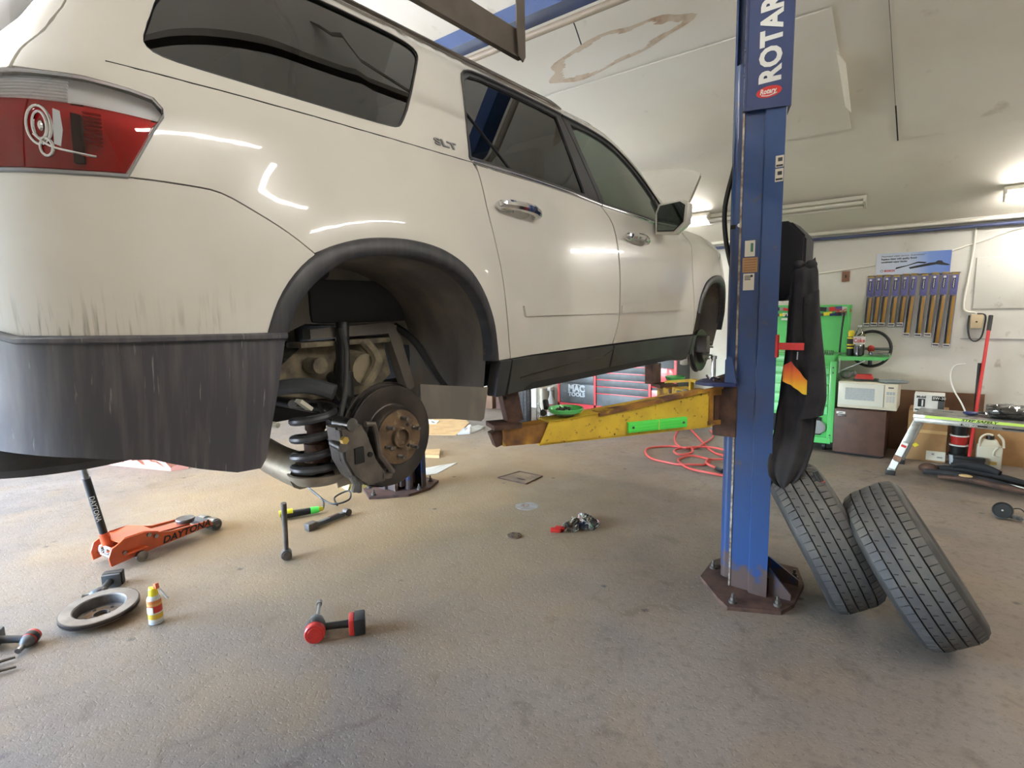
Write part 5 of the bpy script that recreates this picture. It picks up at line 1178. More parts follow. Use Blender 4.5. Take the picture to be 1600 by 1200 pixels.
# breaker bar standing on its socket, work light, mallet
bb = thing('breaker_bar', 'dark steel bar standing upright on its socket head', 'breaker bar', (-3.035, 1.62, 0))
mb = MB(); mb.cyl((-3.037, 1.618, .03), (-2.992, 1.60, .362), .0135, .0165, 14); mb.build('bar', 'castiron', bb)
mb = MB(); mb.cyl((-3.06, 1.63, .030), (-3.005, 1.60, .034), .030, n=18); mb.box((-3.052, 1.615, .018), (.035, .04, .036), None, .006); mb.cyl((-3.008, 1.602, .034), (-2.998, 1.597, .034), .022, n=18); mb.build('socket_head', 'castiron', bb)
wl = thing('work_light', 'yellow and black corded work light lying near the far post', 'work light', (-3.59, 2.08, 0))
d_ = (V3(-3.545, 2.19, .03) - V3(-3.645, 1.965, .03)).normalized(); a_ = V3(-3.66, 1.93, .032)
mb = MB(); mb.tube([a_, a_ + d_ * .05, a_ + d_ * .12, a_ + d_ * .20], lambda u: .030 - .006 * u, 14); mb.build('body', 'black', wl)
mb = MB(); mb.tube([a_ - d_ * .01 + V3(0, 0, .014), a_ + d_ * .04 + V3(0, 0, .018), a_ + d_ * .08 + V3(0, 0, .016)], .024, 12); mb.build('grip_shell', 'cordyellow', wl)
mb = MB(); mb.cyl(a_ + d_ * .20, a_ + d_ * .26, .026, .023, 14); mb.build('collar', 'green_bright', wl)
mb = MB(); mb.cyl(a_ + d_ * .26, a_ + d_ * .29, .019, .014, 12); mb.build('plug_end', 'cordyellow', wl)
mb = MB(); e_ = a_ + d_ * .29; mb.tube([e_, e_ + V3(-.10, .06, .03), e_ + V3(-.28, .05, .10), e_ + V3(-.20, .10, .02), e_ + V3(-.02, .10, .0), e_ + V3(.04, .20, .02), e_ + V3(-.06, .27, .05), e_ + V3(-.12, .18, .01), e_ + V3(.0, .12, -.01)], .007, 8, smooth=6); mb.build('cord', 'hose_black', wl)
ml = thing('mallet', 'dark square headed bar hammer lying by the work light', 'hammer', (-3.33, 2.1, 0))
d_ = (V3(-3.348, 2.28, 0) - V3(-3.323, 1.944, 0)).normalized(); a_ = V3(-3.322, 1.93, .026)
mb = MB(); mb.box(a_ + d_ * .03, (.075, .055, .05), frame(d_, (0, 0, 1)), .006); mb.build('head', 'castiron', ml)
mb = MB(); mb.box(a_ + d_ * .18 + V3(0, 0, -.004), (.25, .034, .030), frame(d_, (0, 0, 1)), .006); mb.build('shaft', 'toolgrey', ml)
mb = MB(); mb.box(a_ + d_ * .22 + V3(0, 0, .012), (.09, .026, .006), frame(d_, (0, 0, 1)), .002); mb.build('grip_strip', 'rust_dark', ml)
mb = MB(); q3 = a_ + d_ * .335; mb.cyl(q3 - V3(.022, 0, 0), q3 + V3(.022, 0, 0), .026, n=18); mb.build('round_end', 'castiron', ml)
# litter on the floor
def sheet(name, pts, m, label, cat, th=.004, crumple=0.0, seed=1):
    rs = random.Random(seed); mb = MB(); cx = sum(p[0] for p in pts) / len(pts); cy = sum(p[1] for p in pts) / len(pts)
    q = dense(pts, .06); mid = [mb.bm.verts.new((cx, cy, th + crumple))]
    r1 = [mb.bm.verts.new((x, y, th + rs.random() * crumple * .5)) for x, y in q]; r2 = [mb.bm.verts.new((cx + (x - cx) * .55, cy + (y - cy) * .55, th + rs.random() * crumple * 1.4)) for x, y in q]; n = len(q)
    r0 = [mb.bm.verts.new((x, y, .0005)) for x, y in q]
    for k in range(n):
        j = (k + 1) % n; mb.bm.faces.new((r1[k], r1[j], r2[j], r2[k])); mb.bm.faces.new((r2[k], r2[j], mid[0])); mb.bm.faces.new((r0[k], r0[j], r1[j], r1[k]))
    return tag(mb.build(name, m, ang=20), label, cat)
sheet('paper_strip', [(-3.85, 3.18), (-3.62, 3.22), (-3.55, 3.36), (-3.60, 3.55), (-3.655, 3.74), (-3.70, 3.60), (-3.80, 3.36)], 'paper', 'long white paper strip lying behind the brake rotor under the car', 'paper', .003, .008, 2)
sheet('cardboard_sheet', [(-5.75, 5.0), (-5.2, 5.45), (-4.86, 5.22), (-4.50, 4.60), (-5.0, 4.30)], 'cardboard_lit', 'flat tan cardboard sheet on the floor behind the wheel liner', 'cardboard', .006, .006, 3)
sheet('crumpled_tissue', [(-4.50, 4.62), (-4.56, 4.75), (-4.60, 4.90), (-4.50, 5.12), (-4.44, 4.95), (-4.42, 4.75)], 'white', 'crumpled white tissue lying beside the cardboard sheet', 'tissue', .01, .05, 4)
sheet('crumpled_tissue', [(-5.38, 4.78), (-5.45, 4.98), (-5.25, 5.05), (-5.16, 4.92)], 'white', 'small folded white tissue lying on the cardboard sheet', 'tissue', .012, .03, 5)
mb = MB(); mb.prism([(-4.26, 3.60, .0), (-4.24, 3.84, .0), (-4.11, 3.956, .0), (-3.925, 3.76, .0)], (0, 0, .03)); o = mb.build('wood_offcut', 'cardboard_lit'); tag(o, 'small pale wood offcut on the floor behind the rotor', 'wood')
mb = MB(); mb.prism([(-4.03, 2.66, .0), (-3.81, 2.595, .0), (-3.757, 2.79, .0)], (0, 0, .004)); mb.prism([(-4.03, 2.66, .0), (-3.81, 2.595, .0), (-3.83, 2.64, .07)], (-.01, .03, 0)); mb.prism([(-3.81, 2.595, .0), (-3.757, 2.79, .0), (-3.80, 2.70, .05)], (-.02, .01, 0)); o = mb.build('folded_card', mat('yellowcard', rgb(206, 196, 120), .7)); tag(o, 'folded pale yellow card on the floor by the far lift post', 'card')
sheet('pink_paper', [(-7.4, 1.4), (-6.4, 1.75), (-5.75, 1.98), (-5.7, 2.12), (-6.3, 2.25), (-7.6, 1.9)], 'pinkpaper', 'crumpled pink paper lying on the floor beyond the car tail', 'paper', .02, .14, 6)
# square cover let into the floor, pale painted patch, metal cap, plastic bag
mb = MB(); mb.prism([(-3.01, 3.58, .0), (-2.965, 3.83, .0), (-2.715, 3.83, .0), (-2.70, 3.575, .0)], (0, 0, .005)); cv = mb.build('floor_cover', 'cardboard'); tag(cv, 'square tan cover plate set in the floor under the car', 'cover plate')
cv.data.materials[0] = mat('coverplate', rgb(142, 120, 92), .7, col2=rgb(112, 94, 74), scale=7)
mb = MB(); mb.tube([(-3.01, 3.58, .005), (-2.965, 3.83, .005), (-2.715, 3.83, .005), (-2.70, 3.575, .005)], .006, 6, True); mb.build('rim', 'rust_dark', cv)
mb = MB(); mb.ell((-2.82, 3.66, .005), (.05, .015, .003)); mb.build('finger_hole', 'rust_dark', cv)
mb = MB(); mb.prism([(-2.385 + .085 * math.cos(2 * PI * k / 24) * (1 + .1 * math.sin(3 * k)), 3.165 + .085 * math.sin(2 * PI * k / 24), 0) for k in range(24)], (0, 0, .0015)); pp = mb.build('paint_patch', mat('patch', rgb(160, 154, 146), .7, col2=rgb(140, 128, 116), scale=14)); tag(pp, 'round pale paint patch on the floor under the car', 'paint patch')
lettering('patch_marking', '42', .075, (-2.42, 3.125, .0017), (.8, .6, 0), (-.6, .8, 0), 'outletbrown', pp, ext=.0003, bold=.001)
mb = MB(); mb.lathe((-2.125, 2.675, 0), (0, 0, 1), [(0, .05), (.006, .048), (.008, .040), (.008, .001)], 24); cp = mb.build('floor_plug', 'rust'); tag(cp, 'small round metal plug set in the floor before the plastic bag', 'plug')
for k in range(5): mb = MB(); mb.cyl((-2.125 + .034 * math.cos(k * 1.256), 2.675 + .034 * math.sin(k * 1.256), .008), (-2.125 + .034 * math.cos(k * 1.256), 2.675 + .034 * math.sin(k * 1.256), .010), .006, n=8); mb.build('plug_hole', 'dark', cp)
bag = thing('plastic_bag', 'crumpled clear plastic bag with dark red scraps on the floor', 'plastic bag', (-1.86, 3.05, 0))
rs = random.Random(9); mb = MB()
def bagp(u, v):
    a = 2 * PI * v; r_ = .19 * math.sin(PI * (.04 + .92 * u)) ** .7 * (1 + .25 * math.sin(a * 3 + 1)); h = .055 * (1 - u) + .018 * math.sin(a * 7 + u * 9) * math.sin(PI * u) + .012 * math.sin(a * 11) * u
    return V3(-1.86 + r_ * math.cos(a) * .75 * (u + .1), 3.07 + r_ * math.sin(a) * (u + .1) * 1.1, max(.003, h))
mb.grid(bagp, 12, 36); mb.build('film', 'film', bag, ang=15, fix=True)
for (x, y, a, m_) in ((-1.93, 2.92, .4, 'red_tool'), (-1.89, 2.97, .9, 'rust_dark'), (-1.90, 3.03, .2, 'black'), (-1.84, 3.06, 1.2, 'blue_dark'), (-1.94, 2.88, .5, 'red_tool')):
    mb = MB(); mb.box((x, y, .016), (.065, .03, .022), rotz(a) @ Matrix.Rotation(.3, 3, 'X'), .004); mb.build('scrap', m_, bag)
# red air hose, coiled on the floor beyond the arm
HA = [(-2.11, 6.40), (-1.98, 6.11), (-1.94, 5.65), (-1.96, 5.48), (-2.05, 5.44), (-2.18, 5.44), (-2.31, 5.32), (-2.34, 5.16), (-2.28, 5.01), (-2.15, 4.87), (-2.0, 4.83), (-1.87, 4.82), (-1.76, 4.85), (-1.68, 4.94), (-1.67, 5.06), (-1.7, 5.14), (-1.79, 5.18), (-1.88, 5.15), (-1.93, 5.07), (-1.93, 4.96), (-1.83, 4.82), (-1.72, 4.74), (-1.59, 4.69), (-1.43, 4.71), (-1.25, 4.78), (-1.22, 4.95), (-1.35, 5.22), (-1.62, 5.33), (-1.71, 5.39), (-1.83, 5.53), (-1.97, 5.76), (-2.2, 6.12), (-2.35, 6.31), (-2.39, 6.16), (-2.32, 5.86), (-2.2, 5.57), (-2.09, 5.41), (-2.01, 5.37), (-1.98, 5.43), (-1.92, 5.31), (-1.92, 5.19), (-1.99, 5.12), (-2.05, 5.16), (-2.08, 5.3), (-2.03, 5.42), (-1.94, 5.51), (-1.83, 5.56), (-1.68, 5.5), (-1.45, 5.40), (-1.40, 5.22), (-1.57, 5.18), (-1.65, 5.12), (-1.68, 5.07), (-1.67, 4.98), (-1.6, 4.9), (-1.53, 4.85)]
hs = thing('air_hose', 'red air hose coiled on the floor beyond the yellow arm', 'air hose', (-1.9, 5.2, 0))
mb = MB(); mb.tube([(x, y, .011 + .010 * (k % 5 == 2) + .012 * (k > 30)) for k, (x, y) in enumerate(HA)], .0105, 8, smooth=5); mb.build('hose', 'hose_red', hs)
mb = MB(); mb.cyl((-1.535, 4.855, .022), (-1.46, 4.80, .022), .020, n=14); mb.cyl((-1.47, 4.81, .022), (-1.43, 4.78, .022), .013, n=10); mb.build('hose_coupling', 'black', hs)
# ------------------------------------------------------------------ far wall and what stands along it
WY = YF - .002
# display card with wiper picture and lines of print
pc = thing('display_card', 'pale blue display card with a wiper picture on the far wall', 'display card', (-.302, WY, 1.72))
M['card_blue'] = bands('card_blue', [(0, rgb(206, 214, 226)), (.45, rgb(190, 202, 222)), (.72, rgb(120, 148, 206)), (1, rgb(96, 122, 190))], 'X', .58, .4, off=-.29, const=False)
mb = MB(); mb.prism([(-.597, WY, 1.70), (-.597, WY, 1.931), (-.012, WY, 1.924), (-.016, WY, 1.70)], (0, -.004, 0)); mb.build('card', 'card_blue', pc)
for (tx_, sz, z, x, bo) in (('Maximized wiper service. Guaranteed.*', .024, 1.893, -.555, .0), ('Replace them with quality Bosch', .0235, 1.866, -.555, .0007), ('windshield wiper blades', .0235, 1.838, -.555, .0007)): lettering('card_print', tx_, sz, (x, WY - .0046, z), (1, 0, 0), (0, 0, 1), 'ink', pc, ext=.0003, bold=bo, sx=.92)
lettering('card_print', 'BOSCH', .026, (-.525, WY - .0046, 1.752), (1, 0, 0), (0, 0, 1), 'inkred', pc, ext=.0003, bold=.001)
mb = MB(); mb.lathe((-.545, WY - .0045, 1.761), (0, -1, 0), [(0, .012), (.0008, .012), (.0008, .009)], 20); mb.build('card_emblem', 'ink', pc)
mb = MB(); mb.prism([(-.435, WY - .0045, 1.775), (-.26, WY - .0045, 1.835), (-.19, WY - .0045, 1.826), (-.21, WY - .0045, 1.814), (-.26, WY - .0045, 1.822), (-.43, WY - .0045, 1.790)], (0, -.001, 0)); mb.prism([(-.33, WY - .0045, 1.785), (-.17, WY - .0045, 1.818), (-.13, WY - .0045, 1.82), (-.11, WY - .0045, 1.835), (-.08, WY - .0045, 1.832), (-.07, WY - .0045, 1.815), (-.02, WY - .0045, 1.793), (-.03, WY - .0045, 1.785), (-.12, WY - .0045, 1.80), (-.32, WY - .0045, 1.770)], (0, -.0012, 0)); mb.build('wiper_picture', 'ink', pc)
# peg rail and ten wiper blade packs
rl = MB(); rl.cyl((-.66, WY - .02, 1.715), (.065, WY - .02, 1.715), .004, n=8)
for k in range(10): rl.cyl((-.625 + k * .0735, WY, 1.712), (-.625 + k * .0735, WY - .05, 1.716), .003, n=6)
o = rl.build('peg_rail', 'steel'); tag(o, 'wire peg rail holding the wiper packs below the display card', 'peg rail')
XS = [-.625, -.558, -.490, -.418, -.345, -.278, -.197, -.118, -.042, .028]
LEN = [.505, .505, .505, .505, .505, .605, .605, .605, .70, .70]
ORD = ['leftmost', 'second', 'third', 'fourth', 'fifth', 'sixth', 'seventh', 'eighth', 'ninth', 'rightmost']
SIZ = ['short'] * 5 + ['middle length'] * 3 + ['long'] * 2
proto = {}
def make_pack(L_):
    t = thing('wiper_pack', 'x', 'wiper pack', (0, 0, 0)); z0 = -L_
    mb = MB(); mb.box((0, -.002, -L_ / 2), (.058, .003, L_)); mb.build('backing_card', mat('packback', rgb(128, 124, 134), .5), t)
    mb = MB(); mb.box((0, -.005, -.115), (.050, .003, .19), None, .001); mb.build('purple_card', mat('packblue', rgb(84, 86, 146), .35, col2=rgb(112, 108, 146), scale=20), t)
    mb = MB(); mb.box((-.004, -.0072, -.095), (.020, .001, .11)); mb.build('name_strip', 'ink', t)
    mb = MB(); mb.lathe((-.004, -.0075, -.045), (0, -1, 0), [(0, .0001), (.0006, .011)], 16, caps=True); mb.lathe((-.004, -.008, -.045), (0, -1, 0), [(0, .007), (.0006, .011)], 16); mb.build('emblem', 'white', t)
    mb = MB(); mb.tube([(-.004 + .003 * math.sin(k * 2.3), -.008, -.145 + k * .008) for k in range(11)], .0022, 6, smooth=2); mb.build('brand_script', 'white', t)
    mb = MB(); mb.box((0, -.006, -.012), (.050, .004, .022)); mb.build('hang_tab', 'brass', t)
    mb = MB(); mb.prism([(.000, -.006, -.225), (.020, -.006, -.215), (.020, -.006, z0 + .03), (-.004, -.006, z0 + .03)], (0, -.003, 0)); mb.build('yellow_insert', mat('insert', rgb(226, 176, 60), .4), t)
    mb = MB(); mb.tube([(-.012, -.008, -.215), (-.015, -.012, z0 + .2), (-.012, -.010, z0 + .04)], .005, 8); mb.build('wiper_blade', 'black', t)
    mb = MB(); mb.box((0, -.011, -L_ / 2 - .10), (.052, .012, L_ - .21), None, .004); mb.build('blister', 'plastic_clear', t)
    mb = MB(); mb.tube([(-.024, -.019, z0 + .006), (.024, -.019, z0 + .006), (.024, -.019, z0 + .030), (-.024, -.019, z0 + .030)], .004, 6, True); mb.tube([(-.026, -.010, -.21), (-.026, -.010, z0 + .03)], .002, 6); mb.build('clear_edge', 'white', t)
    return t
for k in range(10):
    if LEN[k] not in proto: proto[LEN[k]] = make_pack(LEN[k]); o = proto[LEN[k]]
    else: o = copy_tree(proto[LEN[k]])
    o.location = (XS[k], WY - .012 - .002 * (k % 2), 1.722 + (.004 if k % 3 else 0)); o.rotation_euler = (0, R(2.2 + (k % 3) * .5), 0)
    o['label'] = SIZ[k] + ' wiper blade pack hanging ' + ORD[k] + ' on the peg rail of ten packs'; o['group'] = 'wiper blade packs on the far wall'; o['category'] = 'wiper pack'
# wall fittings
ot = thing('switch_plate', 'brown switch plate alone on the far wall', 'switch plate', (-.849, WY, 1.69))
mb = MB(); mb.box((-.849, WY - .006, 1.727), (.070, .012, .105), None, .004); mb.build('plate', 'outletbrown', ot)
mb = MB(); mb.box((-.849, WY - .016, 1.727), (.012, .012, .028), None, .002); mb.build('toggle', 'ink', ot)
o2 = thing('junction_box', 'cream junction box with a looped black cord at the end of the wall conduit', 'junction box', (.205, WY, 1.21))
mb = MB(); mb.box((.205, WY - .022, 1.265), (.085, .044, .125), None, .005); mb.build('box', 'beige', o2)
mb = MB(); mb.cyl((.205, WY - .044, 1.262), (.205, WY - .047, 1.262), .008, n=10); mb.build('knob', 'ink', o2)
mb = MB(); mb.tube([(.150, WY - .02, 1.32), (.148, WY - .03, 1.22), (.165, WY - .035, 1.12), (.205, WY - .035, 1.085), (.245, WY - .035, 1.12), (.262, WY - .03, 1.22), (.262, WY - .02, 1.32), (.205, WY - .02, 1.335)], .007, 8, smooth=5); mb.build('cord', 'hose_black', o2)
o = MB().tube([(.146, WY - .012, 2.12), (.140, WY - .012, 1.90), (.118, WY - .012, 1.62), (.104, WY - .012, 1.42), (.125, WY - .012, 1.36), (.185, WY - .012, 1.345), (.200, WY - .012, 1.33)], .008, 8, smooth=5).build('conduit', 'ceil'); tag(o, 'thin bent white conduit dropping from the pipe to the junction box', 'conduit')
o = MB().tube([(-1.75, WY - .006, 1.70), (-1.43, WY - .006, 1.737), (-.80, WY - .006, 1.80), (-.598, WY - .006, 1.825)], .006, 8, smooth=4).build('wall_cable', 'ceil'); tag(o, 'painted cable on the far wall left of the display card', 'cable')
o = MB().tube([(-.012, WY - .006, 1.915), (.20, WY - .006, 1.985), (.465, WY - .006, 2.074), (.9, WY - .006, 2.10)], .006, 8, smooth=4).build('wall_cable', 'ceil'); tag(o, 'painted cable climbing from the display card to the upper right of the far wall', 'cable')
mb = MB(); mb.box((.60, WY - .004, 1.61), (.86, .010, .46), None, .004); o = mb.build('wall_panel', 'wall'); tag(o, 'flat raised wall panel right of the conduit', 'wall panel')
mb = MB(); mb.box((1.4, WY - .002, 1.106), (2.6, .006, .006)); o = mb.build('wall_crack', 'grey'); tag(o, 'thin level joint line on the far wall right of the wiper packs', 'joint')

# green tool cart with raised lid, side shelf and drawers
gc = thing('tool_cart', 'bright green tool cart with its lid raised, beside the brown fridge', 'tool cart', (-1.15, 6.3, 0))
mb = MB(); mb.box((-1.155, 6.33, .50), (.62, .44, .76), None, .006); mb.build('cabinet', 'green', gc)
for x in (-.842, -1.47): mb = MB(); mb.box((x, 6.095, .50), (.055, .03, .80), None, .004); mb.build('corner_post', 'green', gc)
mb = MB()
for z in (.84, .79, .14, .17): mb.cyl((-.842, 6.080, z), (-.842, 6.076, z), .008, n=10)
mb.build('post_bolts', 'toolgrey', gc)
for k, (z, h) in enumerate(((.81, .07), (.72, .09), (.62, .09), (.52, .09), (.42, .09))):
    mb = MB(); mb.box((-1.155, 6.10, z), (.56, .02, h), None, .004); dr_ = mb.build('drawer', 'green_lit', gc)
    mb = MB(); mb.box((-1.155, 6.082, z + h / 2 - .008), (.54, .022, .012), None, .003); mb.build('drawer_pull', 'green', dr_)
mb = MB(); mb.box((-1.155, 6.10, .25), (.46, .012, .18)); mb.build('shelf_opening', 'dark', gc)
mb = MB(); mb.ell((-.96, 6.088, .24), (.08, .010, .07)); mb.build('grey_rag', 'grey', gc)
mb = MB(); mb.box((-1.155, 6.085, .115), (.64, .02, .06), None, .003); mb.build('bottom_rail', 'green', gc)
for x in (-.90, -1.41):
    mb = MB(); mb.cyl((x - .015, 6.17, .045), (x + .015, 6.17, .045), .045, n=20); mb.box((x, 6.17, .085), (.05, .06, .03)); mb.build('caster', 'black', gc)
mb = MB(); mb.box((-1.155, 6.30, .915), (.63, .40, .075), None, .006); mb.build('top_tray', 'green', gc)
mb = MB(); mb.prism([(-.775, 6.46, .96), (-.765, 6.50, 1.44), (-1.50, 6.50, 1.45), (-1.50, 6.46, .96)], (0, .02, 0)); mb.box((-.785, 6.42, 1.20), (.015, .09, .46)); mb.build('lid', 'green', gc)
rs = random.Random(21); SP = ['ink', 'grey', 'inkred', 'inkblue', 'white', 'toolgrey', 'cordyellow', 'blue_dark']
for k in range(26):
    x = -1.46 + (k % 13) * .053 + rs.uniform(-.01, .01); z = 1.405 - (k // 13) * .060 + rs.uniform(-.008, .008)
    mb = MB(); mb.box((x, 6.486 - .001 * (k % 3), z), (rs.uniform(.045, .085), .002, rs.uniform(.025, .045)), Matrix.Rotation(rs.uniform(-.2, .2), 3, 'Y')); mb.build('lid_sticker', SP[k % len(SP)], gc)
lettering('sticker_lettering', 'DYNO', .045, (-1.40, 6.474, 1.335), (1, 0, 0), (0, 0, 1), 'white', gc, ext=.0004, bold=.001)
lettering('sticker_lettering', 'SOCO', .050, (-.905, 6.474, 1.365), (1, 0, 0), (0, 0, 1), 'inkred', gc, ext=.0004, bold=.0015)
mb = MB(); mb.box((-1.34, 6.474, 1.30), (.14, .002, .022)); mb.build('lid_sticker', 'white', gc)
mb = MB(); mb.tube([(-.835, 6.45, 1.355), (-.825, 6.43, 1.36), (-.82, 6.40, 1.34), (-.828, 6.38, 1.20), (-.832, 6.34, .97)], .009, 8, smooth=3); mb.build('gas_strut', 'black', gc)
for k in range(8): mb = MB(); mb.cyl((-.99 + k * .017, 6.20, .953), (-.985 + k * .017, 6.19, 1.0), .006, n=8); mb.build('tool_tip', 'steel', gc)
mb = MB(); mb.prism([(-.82, 6.16, .945), (-.40, 6.16, .945), (-.44, 6.16, .918), (-.82, 6.16, .905)], (0, .34, 0)); mb.build('side_shelf', 'green', gc)
mb = MB(); mb.tube([(-.80, 6.17, .80), (-.59, 6.17, .91)], .006, 6); mb.tube([(-.805, 6.16, .93), (-.805, 6.16, .78)], .006, 6); mb.build('shelf_brace', 'lightgrey', gc)
# on the shelf and on the wall behind it
sw = thing('steering_wheel', 'black steering wheel leaning on the far wall behind the cola bottle', 'steering wheel', (-.585, 6.52, .82))
mb = MB(); c_ = V3(-.585, 6.53, 1.0); up_ = V3(0, .18, 1).normalized(); rt_ = V3(1, 0, 0)
mb.tube([c_ + rt_ * .165 * math.cos(2 * PI * k / 40) + up_ * .175 * math.sin(2 * PI * k / 40) for k in range(40)], .015, 10, True); mb.build('rim', 'black', sw)
mb = MB(); mb.ell(c_ + V3(0, -.01, 0), (.034, .02, .036)); mb.build('hub_pad', 'red_tool', sw)
mb = MB(); mb.tube([c_ - rt_ * .155, c_ - rt_ * .03 + V3(0, -.02, 0)], .014, 8); mb.tube([c_ + rt_ * .155, c_ + rt_ * .03 + V3(0, -.02, 0)], .014, 8); mb.tube([c_ - up_ * .165, c_ - up_ * .03 + V3(0, -.02, 0)], .018, 8); mb.build('spokes', 'toolgrey', sw)
ck = thing('cola_bottle', 'clear cola bottle with a red label on the green side shelf', 'bottle', (-.662, 6.27, .945)); c_ = (-.662, 6.27, .9455)
mb = MB(); mb.lathe(c_, (0, 0, 1), [(0, .030), (.01, .046), (.10, .049), (.105, .046), (.19, .049), (.235, .032), (.265, .014), (.285, .014)], 26); mb.build('bottle_shell', 'plastic_clear', ck)
mb = MB(); mb.lathe(c_, (0, 0, 1), [(.002, .028), (.010, .043), (.098, .045), (.100, .001)], 24); mb.build('drink', mat('cola', rgb(26, 16, 14), .15), ck)
mb = MB(); mb.lathe(c_, (0, 0, 1), [(.115, .0485), (.190, .0505)], 26); mb.build('label_wrap', mat('colalabel', rgb(206, 204, 200), .4), ck)
lettering('label_lettering', 'Coke', .055, (-.705, 6.2185, 1.080), (1, 0, 0), (0, 0, 1), 'inkred', ck, ext=.0005, bold=.0012, sx=.78)
mb = MB(); mb.lathe(c_, (0, 0, 1), [(.280, .016), (.298, .016), (.299, .001)], 16); mb.build('bottle_cap', 'lightgrey', ck)
sc_ = thing('spray_bottle', 'black can with yellow bands beside the cola bottle on the shelf', 'spray can', (-.735, 6.30, .945)); c_ = (-.735, 6.30, .9455)
mb = MB(); mb.lathe(c_, (0, 0, 1), [(0, .030), (.004, .033), (.17, .033), (.19, .020)], 22, caps=True); mb.build('can_body', 'black', sc_)
for z in (.07, .10, .165): mb = MB(); mb.lathe(c_, (0, 0, 1), [(z, .0335), (z + .013, .0335)], 22); mb.build('yellow_band', 'cordyellow', sc_)
mb = MB(); mb.lathe(c_, (0, 0, 1), [(.185, .024), (.225, .028), (.245, .020), (.246, .001)], 20); mb.build('cap', 'cordyellow', sc_)
mb = MB(); mb.box((-.49, 6.30, .966), (.16, .12, .04), Matrix.Rotation(.1, 3, 'Y'), .012); o = mb.build('clear_wrapper', 'film', ang=20); tag(o, 'crumpled clear wrapper at the end of the green side shelf', 'wrapper')
mb = MB(); mb.ell((-.755, 6.20, .84), (.05, .05, .04)); mb.ell((-.70, 6.22, .855), (.03, .03, .03)); o = mb.build('crumpled_bag', 'grey', ang=20); o.location.z = .714; o.location.x = -.74; o.location.y = 6.30; tag(o, 'crumpled grey bag stuffed under the green side shelf', 'bag')
# fridge and microwave
fr = thing('mini_fridge', 'small dark brown fridge standing on the floor by the green cart', 'fridge', (-.60, 6.3, 0))
mb = MB(); mb.box((-.60, 6.33, .235), (.42, .44, .43), None, .006); mb.build('cabinet', 'brown', fr)
mb = MB(); mb.box((-.60, 6.085, .235), (.42, .05, .425), None, .008); dr_ = mb.build('door', 'brown', fr)
mb = MB(); mb.box((-.755, 6.057, .412), (.075, .005, .022)); pl2 = mb.build('badge_plate', 'white', dr_)
mb = MB(); mb.box((-.755, 6.0535, .412), (.036, .002, .006)); mb.build('badge_print', 'ink', dr_)
mb = MB(); mb.box((-.745, 6.056, .385), (.07, .012, .014), None, .003); mb.build('door_handle', 'steel', dr_)
mb = MB(); mb.box((-.60, 6.30, .010), (.38, .40, .02)); mb.build('plinth', 'dark', fr)
mw = thing('microwave', 'cream microwave oven standing on the brown fridge', 'microwave', (-.555, 6.3, .455))
mb = MB(); mb.box((-.555, 6.29, .585), (.476, .40, .25), None, .006); mb.build('case', 'offwhite', mw)
mb = MB(); mb.box((-.605, 6.080, .595), (.365, .022, .21), None, .004); dr_ = mb.build('door', mat('mwdoor', rgb(226, 228, 218), .25), mw)
mb = MB(); mb.box((-.612, 6.0675, .600), (.235, .004, .115)); mb.build('window', mat('mwwindow', rgb(190, 198, 200), .2, col2=rgb(170, 178, 182), scale=120), dr_)
mb = MB(); mb.box((-.37, 6.082, .595), (.095, .018, .21), None, .003); cp_ = mb.build('control_panel', 'offwhite', mw)
mb = MB(); mb.box((-.37, 6.0715, .675), (.042, .004, .010)); mb.build('display', 'ink', cp_)
mb = MB()
for r_ in range(2):
    for c in range(3): mb.box((-.392 + c * .023, 6.0715, .630 - r_ * .014), (.019, .003, .010))
mb.build('blue_buttons', mat('mwbtn', rgb(150, 168, 180), .4), cp_)
mb = MB()
for r_ in range(4):
    for c in range(3): mb.box((-.392 + c * .023, 6.0715, .590 - r_ * .015), (.018, .003, .010))
mb.build('grey_buttons', 'lightgrey', cp_)
rt2 = thing('battery_charger', 'red and black battery charger on the microwave', 'charger', (-.585, 6.24, .712))
mb = MB(); mb.box((-.585, 6.24, .722), (.20, .12, .018), None, .005); mb.build('base', 'black', rt2)
mb = MB(); mb.box((-.60, 6.24, .75), (.16, .10, .05), None, .01, top=(.75, .8)); mb.build('shell', 'red_tool', rt2)
mb = MB(); mb.lathe((-.375, 6.22, .711), (0, 0, 1), [(0, .001), (.002, .125), (.010, .135), (.012, .130), (.006, .120), (.006, .001)], 40); o = mb.build('glass_plate', mat('plateglass', rgb(120, 134, 142), .12)); tag(o, 'round grey glass plate lying on the microwave', 'plate')
# brown board behind, boxes, platform
mb = MB(); mb.box((-.05, 6.585, .30), (.72, .03, .60)); o = mb.build('board', 'brownboard'); tag(o, 'brown board standing against the foot of the far wall', 'board')
cb = thing('cardboard_box', 'brown cardboard box under the step platform beside the fridge', 'cardboard box', (-.085, 6.33, 0))
mb = MB(); mb.box((-.085, 6.35, .235), (.29, .30, .465)); mb.build('carton', 'cardboard', cb)
mb = MB(); mb.box((-.085, 6.195, .278), (.292, .006, .028)); mb.build('flap', 'cardboard_lit', cb)
mb = MB(); mb.prism([(-.19, 6.198, .145), (-.16, 6.198, .165), (-.135, 6.198, .145), (-.165, 6.198, .122)], (0, -.002, 0)); mb.build('yellow_sticker', 'cordyellow', cb)
mb = MB(); mb.box((-.01, 6.198, .06), (.14, .003, .085)); st = mb.build('shipping_label', 'paper', cb)
mb = MB(); mb.box((-.03, 6.1955, .075), (.02, .002, .018)); mb.box((.02, 6.1955, .05), (.04, .002, .012)); mb.build('label_print', 'grey', st)
mo_ = thing('oil_carton', 'white and black motor oil carton on top of the cardboard box', 'carton', (-.085, 6.25, .4685))
